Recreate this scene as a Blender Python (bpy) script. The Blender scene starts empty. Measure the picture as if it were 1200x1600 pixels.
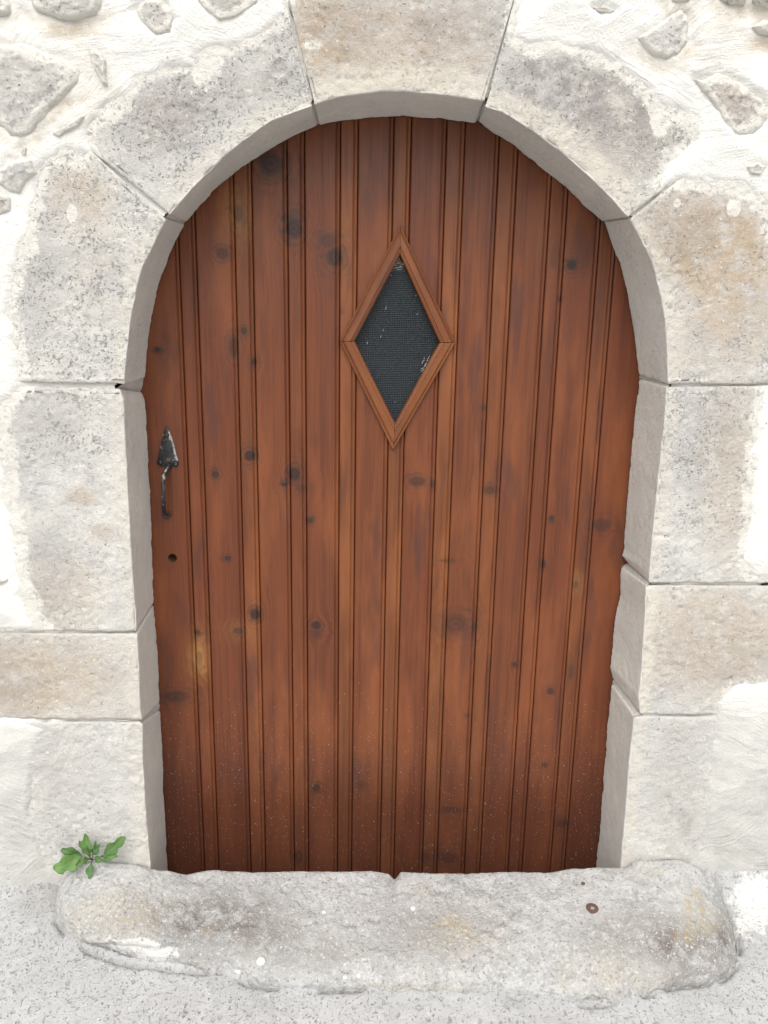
import bpy, math, random
import numpy as np
from mathutils import Matrix, Vector

# ------------------------------------------------------------------ camera
scn = bpy.context.scene
F = 1230.0                         # focal length in photo pixels (1200 x 1600)
CAM = np.array([0.0, -1.452, 1.19])
D = 0.148                          # depth of the door recess
DOOR_Y = D + 0.004                 # front of the door boards


def _n(v):
    v = np.array(v, float)
    return v / np.linalg.norm(v)


AXY = _n((-41, 300, -F))           # wall normal, seen from the camera
up = np.array((90, 4930, F), float)
AXZ = _n(up - AXY * up.dot(AXY))
AXX = np.cross(AXY, AXZ)
RC = np.array([AXX, AXY, AXZ])     # camera -> world

cam_d = bpy.data.cameras.new('camera')
cam_d.sensor_width = 36.0
cam_d.lens = 36.0 * F / 1600.0
cam_d.clip_start = 0.02
cam_d.clip_end = 500
cam = bpy.data.objects.new('camera', cam_d)
scn.collection.objects.link(cam)
M4 = np.eye(4)
M4[:3, :3] = RC
M4[:3, 3] = CAM
cam.matrix_world = Matrix(M4.tolist())
scn.camera = cam

# ------------------------------------------------------------------ light
SUN_EL, SUN_AZ = math.radians(52), math.radians(-8)     # azimuth from the -Y side
w = bpy.data.worlds.new('World')
scn.world = w
w.use_nodes = True
nt = w.node_tree
bg = nt.nodes['Background']
sky = nt.nodes.new('ShaderNodeTexSky')
sky.sky_type = 'NISHITA'
sky.sun_disc = False
sky.sun_elevation = SUN_EL
sky.sun_rotation = math.pi - SUN_AZ
sky.dust_density = 4.0
sky.ozone_density = 0.6
hsv = nt.nodes.new('ShaderNodeHueSaturation')            # overcast: nearly grey
hsv.inputs['Saturation'].default_value = 0.14
nt.links.new(sky.outputs[0], hsv.inputs['Color'])
nt.links.new(hsv.outputs[0], bg.inputs[0])
bg.inputs[1].default_value = 0.125
sun_d = bpy.data.lights.new('sun', 'SUN')
sun_d.energy = 0.9
sun_d.angle = math.radians(65)
sun_d.color = (1.0, 0.965, 0.915)
sun = bpy.data.objects.new('sun', sun_d)
scn.collection.objects.link(sun)
sdir = Vector((math.sin(SUN_AZ) * math.cos(SUN_EL), -math.cos(SUN_AZ) * math.cos(SUN_EL), math.sin(SUN_EL)))
sun.rotation_euler = sdir.to_track_quat('Z', 'Y').to_euler()
sun.location = sdir * 8
vs = scn.view_settings
vs.view_transform = 'Standard'
vs.look = 'None'
vs.gamma = 1
vs.use_curve_mapping = False
vs.exposure = 0.62
scn.render.engine = 'CYCLES'
scn.cycles.max_bounces = 6
scn.cycles.diffuse_bounces = 3
scn.cycles.glossy_bounces = 2

# ------------------------------------------------------------------ helpers


def at(px, py, Y=0.0):
    """world point on the plane y = Y that the photo shows at px, py"""
    d = RC @ np.array((px - 600.0, 800.0 - py, -F))
    return CAM + d * (Y - CAM[1]) / d[1]


def topx(P):
    """photo position of world points (N,3)"""
    c = (np.asarray(P) - CAM) @ RC
    return np.stack([600 + F * c[..., 0] / -c[..., 2], 800 - F * c[..., 1] / -c[..., 2]], -1)


def hashi(*a):
    h = np.zeros(np.broadcast(*a).shape, np.uint32)
    for i, x in enumerate(a):
        h = (h ^ (np.asarray(x).astype(np.int64).astype(np.uint32) * np.uint32([374761393, 668265263, 2246822519, 3266489917][i])))
        h = (h ^ (h >> np.uint32(13))) * np.uint32(1274126177)
        h = h ^ (h >> np.uint32(16))
    return h.astype(np.float64) / 4294967295.0


def vn(P, s, seed=0):
    """smooth value noise, -1..1, frequency s per metre (scalar or 3-vector)"""
    Q = np.asarray(P, float) * np.asarray(s, float) + 57.3
    I = np.floor(Q)
    f = Q - I
    f = f * f * f * (f * (f * 6 - 15) + 10)
    I = I.astype(np.int64)
    r = 0
    for dx in (0, 1):
        for dy in (0, 1):
            for dz in (0, 1):
                wt = (f[..., 0] if dx else 1 - f[..., 0]) * (f[..., 1] if dy else 1 - f[..., 1]) * (f[..., 2] if dz else 1 - f[..., 2])
                r = r + wt * hashi(I[..., 0] + dx, I[..., 1] + dy, I[..., 2] + dz, np.int64(seed))
    return r * 2 - 1


def fbm(P, s, oct=4, seed=0, g=0.5):
    r, a, t = 0, 1, 0
    s = np.asarray(s, float)
    for o in range(oct):
        r = r + a * vn(P, s, seed + o * 7)
        t += a
        a *= g
        s = s * 2.03
    return r / t


def ss(a, b, x):
    t = np.clip((x - a) / (b - a), 0, 1)
    return t * t * (3 - 2 * t)


def blob(Q, cx, cy, rx, ry=None, soft=0.5):
    """soft ellipse in photo coordinates"""
    ry = ry or rx
    d = np.sqrt(((Q[..., 0] - cx) / rx) ** 2 + ((Q[..., 1] - cy) / ry) ** 2)
    return 1 - ss(1 - soft, 1 + soft, d)


def polysd(P, poly, cut=0.08):
    """signed distance (inside > 0) of 2D points to a polygon, clipped to +-cut"""
    poly = np.asarray(poly, float)
    out = np.full(len(P), -cut)
    lo, hi = poly.min(0) - cut, poly.max(0) + cut
    sel = np.where(((P >= lo) & (P <= hi)).all(1))[0]
    if not len(sel):
        return out
    p = P[sel]
    d2 = np.full(len(p), 1e9)
    ins = np.zeros(len(p), bool)
    for a, b in zip(poly, np.roll(poly, -1, 0)):
        e = b - a
        t = np.clip(((p - a) @ e) / max(e @ e, 1e-12), 0, 1)
        q = p - a - t[:, None] * e
        d2 = np.minimum(d2, (q * q).sum(1))
        c = (a[1] > p[:, 1]) != (b[1] > p[:, 1])
        with np.errstate(divide='ignore', invalid='ignore'):
            xi = (b[0] - a[0]) * (p[:, 1] - a[1]) / (b[1] - a[1]) + a[0]
        ins ^= c & (p[:, 0] < xi)
    d = np.minimum(np.sqrt(d2), cut)
    out[sel] = np.where(ins, d, -d)
    return out


def resample(pts, t):
    pts = np.asarray(pts, float)
    L = np.concatenate([[0], np.cumsum(np.linalg.norm(np.diff(pts, axis=0), axis=1))])
    L /= L[-1]
    return np.stack([np.interp(t, L, pts[:, k]) for k in range(pts.shape[1])], -1)


def thing(name, label, cat, loc=(0, 0, 0), group=None):
    o = bpy.data.objects.new(name, None)
    scn.collection.objects.link(o)
    o.empty_display_size = 0.1
    o.location = loc
    o['label'] = label
    o['category'] = cat
    o['kind'] = 'thing'
    if group:
        o['group'] = group
    return o


def org(o):
    r = np.zeros(3)
    while o is not None:
        r += np.array(o.location)
        o = o.parent
    return r


def build(name, V, faces, mat, parent=None, smooth=True, attrs=None, sharp=None):
    """one mesh object from world vertices; quads / tris as int arrays or list of polygons"""
    V = np.asarray(V, float).reshape(-1, 3)
    if parent is not None:
        V = V - org(parent)
    me = bpy.data.meshes.new(name)
    if isinstance(faces, np.ndarray):
        nf, k = faces.shape
        me.vertices.add(len(V))
        me.vertices.foreach_set('co', V.astype(np.float32).ravel())
        me.loops.add(nf * k)
        me.loops.foreach_set('vertex_index', faces.astype(np.int32).ravel())
        me.polygons.add(nf)
        me.polygons.foreach_set('loop_start', np.arange(0, nf * k, k, dtype=np.int32))
    else:
        me.from_pydata([tuple(v) for v in V], [], [tuple(int(i) for i in f) for f in faces])
    me.update(calc_edges=True)
    me.validate()
    me.polygons.foreach_set('use_smooth', np.full(len(me.polygons), smooth))
    if sharp:
        me.set_sharp_from_angle(angle=math.radians(sharp))
    for k, a in (attrs or {}).items():
        at_ = me.attributes.new(k, 'FLOAT', 'POINT')
        at_.data.foreach_set('value', np.asarray(a, np.float32).ravel())
    if mat:
        me.materials.append(mat)
    o = bpy.data.objects.new(name, me)
    scn.collection.objects.link(o)
    if parent is not None:
        o.parent = parent
    return o


def gridfaces(nu, nv, flip=False):
    i = np.arange(nu * nv).reshape(nu, nv)
    f = np.stack([i[:-1, :-1], i[1:, :-1], i[1:, 1:], i[:-1, 1:]], -1).reshape(-1, 4)
    return f[:, ::-1] if flip else f


def tube(path, rad, seg=8):
    path = np.asarray(path, float)
    rad = np.broadcast_to(rad, (len(path),))
    V, Fc = [], []
    for i, p in enumerate(path):
        t = _n(path[min(i + 1, len(path) - 1)] - path[max(i - 1, 0)])
        a = _n(np.cross(t, (0.31, 0.22, 0.92) if abs(t[2]) < 0.9 else (1, 0, 0)))
        b = np.cross(t, a)
        for k in range(seg):
            th = 2 * math.pi * k / seg
            V.append(p + rad[i] * (a * math.cos(th) + b * math.sin(th)))
    for i in range(len(path) - 1):
        for k in range(seg):
            Fc.append((i * seg + k, i * seg + (k + 1) % seg, (i + 1) * seg + (k + 1) % seg, (i + 1) * seg + k))
    Fc.append(tuple(range(seg))[::-1])
    Fc.append(tuple((len(path) - 1) * seg + k for k in range(seg)))
    return V, Fc


# ------------------------------------------------------------------ material helper
class NM:
    def __init__(self, name):
        self.m = bpy.data.materials.new(name)
        self.m.use_nodes = True
        self.t = self.m.node_tree
        self.b = self.t.nodes['Principled BSDF']

    def nd(self, typ, **kw):
        n = self.t.nodes.new('ShaderNode' + typ)
        for k, v in kw.items():
            setattr(n, k, v)
        return n

    def put(self, sock, v):
        if v is None:
            return
        if isinstance(v, bpy.types.NodeSocket):
            self.t.links.new(v, sock)
        else:
            if hasattr(sock.default_value, '__len__'):
                if not hasattr(v, '__len__'):
                    v = [v] * len(sock.default_value)
                v = tuple(v)
                if len(sock.default_value) == 4 and len(v) == 3:
                    v = v + (1,)
            sock.default_value = v

    def math(self, op, a, b=None, c=None, clamp=False):
        n = self.nd('Math', operation=op, use_clamp=clamp)
        self.put(n.inputs[0], a)
        self.put(n.inputs[1], b)
        self.put(n.inputs[2], c)
        return n.outputs[0]

    def vmath(self, op, a, b=None):
        n = self.nd('VectorMath', operation=op)
        self.put(n.inputs[0], a)
        self.put(n.inputs[1], b)
        return n.outputs[0]

    def add(self, a, b): return self.math('ADD', a, b)
    def sub(self, a, b): return self.math('SUBTRACT', a, b)
    def mul(self, a, b): return self.math('MULTIPLY', a, b)

    def mix(self, f, a, b, mode='MIX'):
        n = self.nd('Mix', data_type='RGBA', blend_type=mode)
        self.put(n.inputs[0], f)
        self.put(n.inputs[6], a)
        self.put(n.inputs[7], b)
        return n.outputs[2]

    def step(self, x, a, b, to=(0, 1)):
        n = self.nd('MapRange', interpolation_type='SMOOTHSTEP')
        self.put(n.inputs[0], x)
        self.put(n.inputs[1], a)
        self.put(n.inputs[2], b)
        self.put(n.inputs[3], to[0])
        self.put(n.inputs[4], to[1])
        return n.outputs[0]

    def pos(self):
        return self.nd('TexCoord').outputs['Object']

    def noise(self, v, s, det=4, rough=0.55, dist=0.0):
        n = self.nd('TexNoise')
        self.put(n.inputs['Vector'], v)
        self.put(n.inputs['Scale'], s)
        self.put(n.inputs['Detail'], det)
        self.put(n.inputs['Roughness'], rough)
        self.put(n.inputs['Distortion'], dist)
        return n.outputs[0]

    def noisec(self, v, s, det=3):
        n = self.nd('TexNoise')
        self.put(n.inputs['Vector'], v)
        self.put(n.inputs['Scale'], s)
        self.put(n.inputs['Detail'], det)
        return n.outputs[1]

    def voro(self, v, s, feat='F1', rnd=1.0):
        n = self.nd('TexVoronoi', feature=feat)
        self.put(n.inputs['Vector'], v)
        self.put(n.inputs['Scale'], s)
        self.put(n.inputs['Randomness'], rnd)
        return n.outputs['Distance'], (n.outputs['Color'] if feat == 'F1' else None)

    def scale(self, v, s):
        n = self.nd('Mapping')
        self.put(n.inputs['Vector'], v)
        self.put(n.inputs['Scale'], s)
        return n.outputs[0]

    def attr(self, name, typ='GEOMETRY', out='Fac'):
        n = self.nd('Attribute', attribute_name=name, attribute_type=typ)
        return n.outputs[out]

    def sep(self, v):
        n = self.nd('SeparateXYZ')
        self.put(n.inputs[0], v)
        return n.outputs

    def bump(self, h, dist, strength=1.0):
        n = self.nd('Bump')
        self.put(n.inputs['Height'], h)
        self.put(n.inputs['Distance'], dist)
        self.put(n.inputs['Strength'], strength)
        self.t.links.new(n.outputs[0], self.b.inputs['Normal'])

    def out(self, col, rough=0.9, spec=0.3):
        self.put(self.b.inputs['Base Color'], col)
        self.put(self.b.inputs['Roughness'], rough)
        self.put(self.b.inputs['Specular IOR Level'], spec)
        return self.m


# ------------------------------------------------------------------ materials
def mat_stone():
    m = NM('limestone')
    p = m.pos()
    info = m.nd('ObjectInfo').outputs['Random']
    pr = m.vmath('ADD', p, m.vmath('SCALE', (3.1, 5.7, 2.3)))
    n = m.nd('VectorMath', operation='MULTIPLY_ADD')
    m.put(n.inputs[0], (7.0, 3.0, 5.0))
    cmb = m.nd('CombineXYZ')
    for k in range(3):
        m.put(cmb.inputs[k], info)
    m.put(n.inputs[1], cmb.outputs[0])
    m.put(n.inputs[2], p)
    p = n.outputs[0]
    tan, grey, wash, speck, cream, smooth = [m.attr(k) for k in ('tan', 'grey', 'wash', 'speck', 'cream', 'smooth')]
    n1 = m.noise(p, 9, 5, 0.6)
    n2 = m.noise(p, 38, 6, 0.65)
    n3 = m.noise(p, 150, 5, 0.7)
    n4 = m.noise(p, 420, 3, 0.6)
    col = m.mix(m.step(n1, 0.35, 0.65), (0.635, 0.615, 0.57), (0.55, 0.54, 0.52))
    col = m.mix(m.mul(m.step(n2, 0.45, 0.7), 0.6), col, (0.70, 0.68, 0.63))
    tf = m.mul(tan, m.step(n2, 0.28, 0.62, (0.25, 1.0)))
    col = m.mix(m.mul(tf, 0.95), col, (0.465, 0.365, 0.26))
    gf = m.mul(grey, m.step(m.add(n2, m.mul(m.sub(n3, 0.5), 0.6)), 0.34, 0.62, (0.12, 1.0)))
    col = m.mix(m.mul(gf, 0.95), col, (0.335, 0.31, 0.30))
    fine = m.add(m.mul(n4, 0.55), m.mul(n3, 0.45))
    col = m.mix(m.mul(m.step(fine, 0.50, 0.38), m.sub(0.62, m.mul(smooth, 0.4))), col, m.mix(0.4, col, (0.28, 0.26, 0.235)))
    # pale crystalline flecks and dark pits
    col = m.mix(m.mul(m.step(n3, 0.58, 0.70), m.sub(0.75, m.mul(smooth, 0.6))), col, (0.78, 0.77, 0.74))
    rough_area = m.step(m.noise(p, 16, 3), 0.35, 0.62)
    pitv = m.add(n3, m.mul(m.sub(n2, 0.5), 0.55))
    pit = m.mul(m.mul(m.step(pitv, 0.405, 0.35), 0.55), m.mul(speck, rough_area))
    vd, vc = m.voro(m.vmath('ADD', p, m.vmath('SCALE', m.noisec(p, 120))), 95)
    vs_ = m.nd('VectorMath', operation='SCALE')
    m.put(vs_.inputs[0], m.noisec(p, 140))
    vs_.inputs['Scale'].default_value = 0.012
    vd, vc = m.voro(m.vmath('ADD', p, vs_.outputs[0]), 105)
    vr = m.sep(vc)[0]
    dot = m.mul(m.step(vd, 0.30, 0.16), m.step(m.mul(vr, 1.0), m.sub(1.0, m.mul(m.mul(speck, rough_area), 0.62)), 1.02))
    vd2, vc2 = m.voro(m.vmath('ADD', p, vs_.outputs[0]), 210)
    dot2 = m.mul(m.step(vd2, 0.34, 0.20), m.step(m.sep(vc2)[1], m.sub(1.0, m.mul(m.mul(speck, m.add(rough_area, 0.25)), 0.5)), 1.02))
    pit = m.math('MAXIMUM', pit, m.math('MAXIMUM', m.mul(dot, 0.8), dot2))
    dotr = m.mul(m.step(vd2, 0.34, 0.18), m.math('GREATER_THAN', m.sep(vc2)[0], 0.86))
    col = m.mix(m.mul(pit, 0.78), col, (0.22, 0.205, 0.185))
    col = m.mix(m.mul(cream, m.step(n2, 0.3, 0.6, (0.45, 0.9))), col, (0.66, 0.615, 0.53))
    # worn smooth reveals carry a grey lime wash
    col = m.mix(m.mul(smooth, 0.75), col, m.mix(m.step(n1, 0.3, 0.7), m.mix(m.step(n2, 0.4, 0.6), (0.79, 0.77, 0.69), (0.70, 0.685, 0.62)), (0.68, 0.67, 0.625)))
    col = m.mix(m.mul(smooth, m.mul(dotr, 0.45)), col, (0.28, 0.27, 0.255))
    # smeared render
    wf = m.step(m.add(wash, m.mul(m.sub(m.add(m.mul(n2, 0.6), m.mul(n3, 0.4)), 0.5), 1.5)), 0.42, 0.60)
    col = m.mix(m.mul(wf, 0.92), col, (0.74, 0.715, 0.655))
    h = m.add(m.mul(n3, 0.6), m.add(m.mul(n4, 0.35), m.mul(n2, 0.7)))
    h = m.sub(h, m.mul(pit, 0.5))
    h = m.mul(h, m.sub(1.0, m.mul(smooth, 0.35)))
    m.bump(h, 0.0045, 1.0)
    return m.out(col, 0.92, 0.2)


def mat_plaster():
    m = NM('lime_render')
    p = m.pos()
    grey_shade, tan = m.attr('grey_shade'), m.attr('tan')
    n1 = m.noise(p, 5, 4)
    n2 = m.noise(p, 40, 5, 0.6)
    n3 = m.noise(p, 260, 4, 0.65)
    # brush strokes: noise drawn out along a wandering direction
    def strokes(deg, fa, fb, det):
        mp = m.nd('Mapping')
        m.put(mp.inputs['Vector'], m.vmath('ADD', p, wv.outputs[0]))
        mp.inputs['Rotation'].default_value = (0, math.radians(deg), 0)
        return m.noise(m.scale(mp.outputs[0], (fa, 30, fb)), 1.0, det, 0.6)
    wv = m.nd('VectorMath', operation='SCALE')
    m.put(wv.inputs[0], m.noisec(p, 5))
    wv.inputs['Scale'].default_value = 0.07
    ma, mb = m.step(m.noise(p, 3.1, 2), 0.44, 0.56), m.step(m.noise(m.vmath('ADD', p, (4, 2, 9)), 3.4, 2), 0.44, 0.56)

    def pick(fa, fb, det):
        a_ = m.nd('Mix')
        for k_, v_ in ((0, ma), (2, strokes(8, fa, fb, det)), (3, strokes(38, fa, fb, det))):
            m.put(a_.inputs[k_], v_)
        b_ = m.nd('Mix')
        for k_, v_ in ((0, mb), (2, a_.outputs[0]), (3, strokes(-28, fa, fb, det))):
            m.put(b_.inputs[k_], v_)
        return b_.outputs[0]
    st, st2 = pick(14, 190, 4), pick(7, 60, 3)
    col = m.mix(m.step(n1, 0.3, 0.7), (0.83, 0.815, 0.77), (0.79, 0.78, 0.74))
    col = m.mix(m.mul(m.step(st, 0.56, 0.72), 0.15), col, (0.60, 0.56, 0.49))
    col = m.mix(m.mul(m.step(n2, 0.6, 0.75), 0.25), col, (0.62, 0.58, 0.51))
    col = m.mix(m.mul(tan, m.step(n2, 0.3, 0.65, (0.4, 1))), col, (0.50, 0.42, 0.31))
    col = m.mix(m.mul(grey_shade, m.step(m.noise(p, 14, 5, 0.6), 0.3, 0.65, (0.6, 0.95))), col, (0.47, 0.465, 0.435))  # grey that paints in weaker light low down, and tones joint mortar
    vd, vc = m.voro(p, 60)
    dot = m.mul(m.step(vd, 0.16, 0.08), m.step(m.sep(vc)[0], 0.93, 0.95))
    col = m.mix(m.mul(dot, 0.7), col, (0.3, 0.27, 0.23))
    smoothing = m.step(m.noise(p, 4, 2), 0.4, 0.62, (0.35, 1.0))
    h = m.add(m.mul(m.add(m.mul(st, 0.9), m.mul(st2, 0.9)), smoothing), m.add(m.mul(n3, 0.55), m.mul(n2, 0.5)))
    m.bump(h, 0.0048, 0.85)
    return m.out(col, 0.95, 0.15)


def mat_sill():
    m = NM('worn_step_stone')
    p = m.pos()
    tan, grey, wash, lich = [m.attr(k) for k in ('tan', 'grey', 'wash', 'lichen')]
    n1 = m.noise(p, 12, 5, 0.65)
    n2 = m.noise(p, 45, 6, 0.7)
    n3 = m.noise(p, 160, 5, 0.7)
    n4 = m.noise(p, 430, 3, 0.6)
    col = m.mix(m.step(n1, 0.35, 0.65), (0.55, 0.545, 0.53), (0.45, 0.45, 0.44))
    col = m.mix(m.mul(m.step(n2, 0.42, 0.62), 0.7), col, (0.66, 0.65, 0.63))
    gf = m.mul(grey, m.step(m.add(n2, m.mul(m.sub(n3, 0.5), 0.9)), 0.40, 0.54, (0.10, 1.0)))
    col = m.mix(gf, col, (0.185, 0.155, 0.135))
    col = m.mix(m.mul(tan, m.step(n2, 0.3, 0.6, (0.1, 0.8))), col, (0.44, 0.37, 0.265))
    col = m.mix(m.mul(lich, m.step(m.add(n2, m.mul(m.sub(n3, 0.5), 0.9)), 0.44, 0.56)), col, (0.49, 0.41, 0.27))
    col = m.mix(m.mul(m.step(n3, 0.55, 0.63), 0.75), col, (0.72, 0.715, 0.70))
    col = m.mix(m.mul(m.step(n3, 0.45, 0.34), 0.75), col, (0.19, 0.175, 0.165))
    wf = m.step(m.add(wash, m.mul(m.sub(m.add(m.mul(n2, 0.6), m.mul(n3, 0.4)), 0.5), 1.4)), 0.45, 0.58)
    col = m.mix(m.mul(wf, 0.95), col, (0.74, 0.73, 0.70))
    vd, vc = m.voro(p, 70)
    fl = m.mul(m.step(vd, 0.25, 0.15), m.step(m.sep(vc)[1], 0.80, 0.82))
    col = m.mix(m.mul(fl, 0.75), col, (0.68, 0.67, 0.65))
    h = m.add(m.mul(n3, 0.7), m.add(m.mul(n4, 0.4), n2))
    m.bump(h, 0.006, 1.0)
    return m.out(col, 0.92, 0.2)


def mat_ground():
    m = NM('exposed_concrete')
    p = m.pos()
    wash, dark = m.attr('wash'), m.attr('dark')
    n1 = m.noise(p, 4, 4, 0.6)
    n2 = m.noise(p, 40, 5, 0.65)
    n3 = m.noise(p, 200, 4, 0.65)
    col = m.mix(m.step(n1, 0.35, 0.65), (0.475, 0.474, 0.472), (0.415, 0.414, 0.412))
    col = m.mix(m.mul(m.step(n2, 0.45, 0.65), 0.5), col, (0.525, 0.525, 0.525))
    wv = m.nd('VectorMath', operation='SCALE')
    m.put(wv.inputs[0], m.noisec(p, 90))
    wv.inputs['Scale'].default_value = 0.014
    q = m.vmath('ADD', p, wv.outputs[0])
    hs = 0
    for s, thr, c in ((75, 0.80, (0.25, 0.245, 0.24)), (150, 0.66, (0.24, 0.235, 0.23)), (90, 0.88, (0.66, 0.65, 0.64)), (280, 0.58, (0.27, 0.265, 0.26))):
        vd, vc = m.voro(q, s)
        k = m.mul(m.step(vd, 0.36, 0.20), m.step(m.sep(vc)[0], thr, thr + 0.04))
        col = m.mix(m.mul(k, m.step(n2, 0.3, 0.6, (0.15, 0.60))), col, c)
        hs = m.add(hs, m.mul(k, -0.5 if c[0] < 0.5 else 0.4))
    col = m.mix(m.mul(dark, m.step(n2, 0.3, 0.6, (0.3, 0.9))), col, (0.28, 0.265, 0.245))
    wf = m.step(m.add(wash, m.mul(m.sub(m.add(m.mul(n2, 0.6), m.mul(n3, 0.4)), 0.5), 1.2)), 0.42, 0.62)
    col = m.mix(m.mul(wf, 0.9), col, (0.73, 0.72, 0.68))
    h = m.add(m.mul(n3, 0.6), m.add(m.mul(n2, 0.9), hs))
    m.bump(h, 0.004, 0.9)
    return m.out(col, 0.9, 0.25)


NK = 8


def mat_wood():
    m = NM('varnished_pine')
    p = m.pos()
    x, y, z = m.sep(p)
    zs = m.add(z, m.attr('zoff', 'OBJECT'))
    rnd = m.nd('ObjectInfo').outputs['Random']
    warp, core, halo, gold = 0, 0, 0, 0
    wob = m.noise(m.scale(p, (70, 1, 45)), 1.0, 4, 0.65)
    smear = m.sub(m.noise(m.scale(p, (24, 1, 70)), 1.0, 3, 0.6), 0.5)
    for k in range(NK):
        kx, kz, kr = m.sep(m.attr('k%d' % k, 'OBJECT', 'Vector'))
        kt = m.sep(m.attr('t%d' % k, 'OBJECT', 'Vector'))      # strength, stretch, gold
        dx = m.sub(x, kx)
        dz = m.math('DIVIDE', m.sub(z, kz), kt[1])
        dd = m.math('SQRT', m.add(m.add(m.mul(dx, dx), m.mul(dz, dz)), 1e-8))
        dn = m.mul(m.math('DIVIDE', dd, kr), m.add(0.35, m.mul(wob, 1.3)))
        on = m.math('GREATER_THAN', kr, 0.0002)
        dc = m.mul(m.math('DIVIDE', dd, kr), m.add(0.82, m.mul(wob, 0.75)))
        g = m.mul(m.math('EXPONENT', m.mul(m.mul(dn, dn), -0.20)), on)
        warp = m.sub(warp, m.mul(m.mul(dx, g), 0.85))
        ring = m.add(0.78, m.mul(m.math('SINE', m.mul(dc, 14)), 0.22))
        c = m.mul(m.mul(m.mul(m.step(dc, 1.0, 0.82), on), ring), kt[0])
        outer = m.mul(m.mul(m.step(m.math('SINE', m.mul(dc, 8.5)), 0.35, 0.95), m.step(dc, 3.4, 1.2)), m.mul(on, m.mul(kt[0], 0.42)))
        c = m.math('MAXIMUM', c, outer)
        core = m.math('MAXIMUM', core, c)
        dh = m.math('MAXIMUM', m.add(m.math('DIVIDE', dd, m.mul(kr, 1.75)), m.mul(smear, 2.2)), 0.0)
        gz = m.mul(m.step(dh, 0.95, 0.35), m.mul(on, kt[0]))
        halo = m.math('MAXIMUM', halo, gz)
        gold = m.math('MAXIMUM', gold, m.mul(g, kt[2]))
    xo = m.add(m.add(x, warp), m.mul(rnd, 9.7))
    sway = m.noise(m.scale(p, (6, 1, 1.3)), 1.0, 2)
    xw = m.add(xo, m.mul(sway, 0.018))

    def grain(fx, fz, det=3, rough=0.6):
        cb = m.nd('CombineXYZ')
        m.put(cb.inputs[0], m.mul(xw, fx))
        m.put(cb.inputs[1], m.mul(rnd, 31))
        m.put(cb.inputs[2], m.mul(z, fz))
        return m.noise(cb.outputs[0], 1.0, det, rough)
    g1 = grain(55, 0.9, 3)
    g2 = grain(210, 2.2, 3)
    g3 = grain(620, 9, 3)
    pv = m.nd('VectorMath', operation='MULTIPLY_ADD')
    rc = m.nd('CombineXYZ')
    for k in range(3):
        m.put(rc.inputs[k], rnd)
    m.put(pv.inputs[0], rc.outputs[0])
    m.put(pv.inputs[1], (11.0, 7.0, 23.0))
    m.put(pv.inputs[2], p)
    pp = pv.outputs[0]
    blot = m.noise(m.scale(pp, (13, 1, 2.6)), 1.0, 4, 0.6)
    blot2 = m.noise(m.scale(m.vmath('ADD', pp, (3, 1, 7)), (20, 1, 4.5)), 1.0, 3, 0.6)
    tone = m.attr('tone', 'OBJECT')            # 0 red brown .. 1 honey
    rich = m.mix(tone, (0.158, 0.042, 0.017), (0.218, 0.074, 0.025))
    dark = m.mix(tone, (0.088, 0.025, 0.013), (0.125, 0.041, 0.016))
    f = m.add(m.mul(g1, 0.34), m.add(m.mul(g2, 0.36), m.mul(g3, 0.40)))
    col = m.mix(m.step(f, 0.36, 0.70), dark, rich)
    col = m.mix(m.mul(m.step(blot, 0.44, 0.68), 0.78), col, m.mix(tone, (0.225, 0.066, 0.025), (0.265, 0.095, 0.032)))
    col = m.mix(m.mul(m.step(blot2, 0.52, 0.74), 0.75), col, (0.088, 0.034, 0.025))
    col = m.mix(m.mul(gold, m.step(g2, 0.35, 0.6, (0.5, 0.9))), col, (0.40, 0.19, 0.06))
    col = m.mix(m.mul(halo, m.step(m.add(blot2, m.mul(m.sub(g2, 0.5), 0.5)), 0.30, 0.56, (0.2, 0.85))), col, (0.050, 0.032, 0.025))
    col = m.mix(m.math('MULTIPLY', core, 1.15, None, True), col, (0.030, 0.016, 0.014))
    # above the step: boards darken downwards with a ragged edge, grit flecks
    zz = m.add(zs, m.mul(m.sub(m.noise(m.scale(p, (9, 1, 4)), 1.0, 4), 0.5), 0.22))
    foot_dark = m.step(zz, 0.36, 0.04)
    col = m.mix(m.mul(foot_dark, 0.62), col, (0.052, 0.018, 0.012))
    v1, c1 = m.voro(p, 85)
    cs_ = m.sep(c1)
    thr = m.step(m.add(zs, m.mul(m.sub(m.noise(p, 9, 2), 0.5), 0.25)), 0.03, 0.50, (0.62, 1.0))
    fle = m.mul(m.step(v1, 0.115, 0.06), m.math('GREATER_THAN', cs_[0], thr))
    v2, c2 = m.voro(p, 190)
    cs2 = m.sep(c2)
    thr2 = m.step(m.add(zs, m.mul(m.sub(m.noise(p, 7, 2), 0.5), 0.3)), 0.02, 0.42, (0.70, 1.0))
    fle2 = m.mul(m.step(v2, 0.19, 0.1), m.math('GREATER_THAN', cs2[1], thr2))
    fle = m.math('MAXIMUM', fle, m.mul(fle2, 0.7))
    col = m.mix(m.mul(fle, 0.9), col, (0.46, 0.36, 0.29))
    h = m.add(m.mul(g2, 0.5), m.add(m.mul(g3, 0.4), m.mul(core, 0.25)))
    m.bump(m.add(h, m.mul(fle, 0.6)), 0.0009, 0.5)
    rough = m.add(m.step(f, 0.3, 0.7, (0.46, 0.33)), m.mul(fle, 0.4))
    return m.out(col, rough, 0.36)


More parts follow.
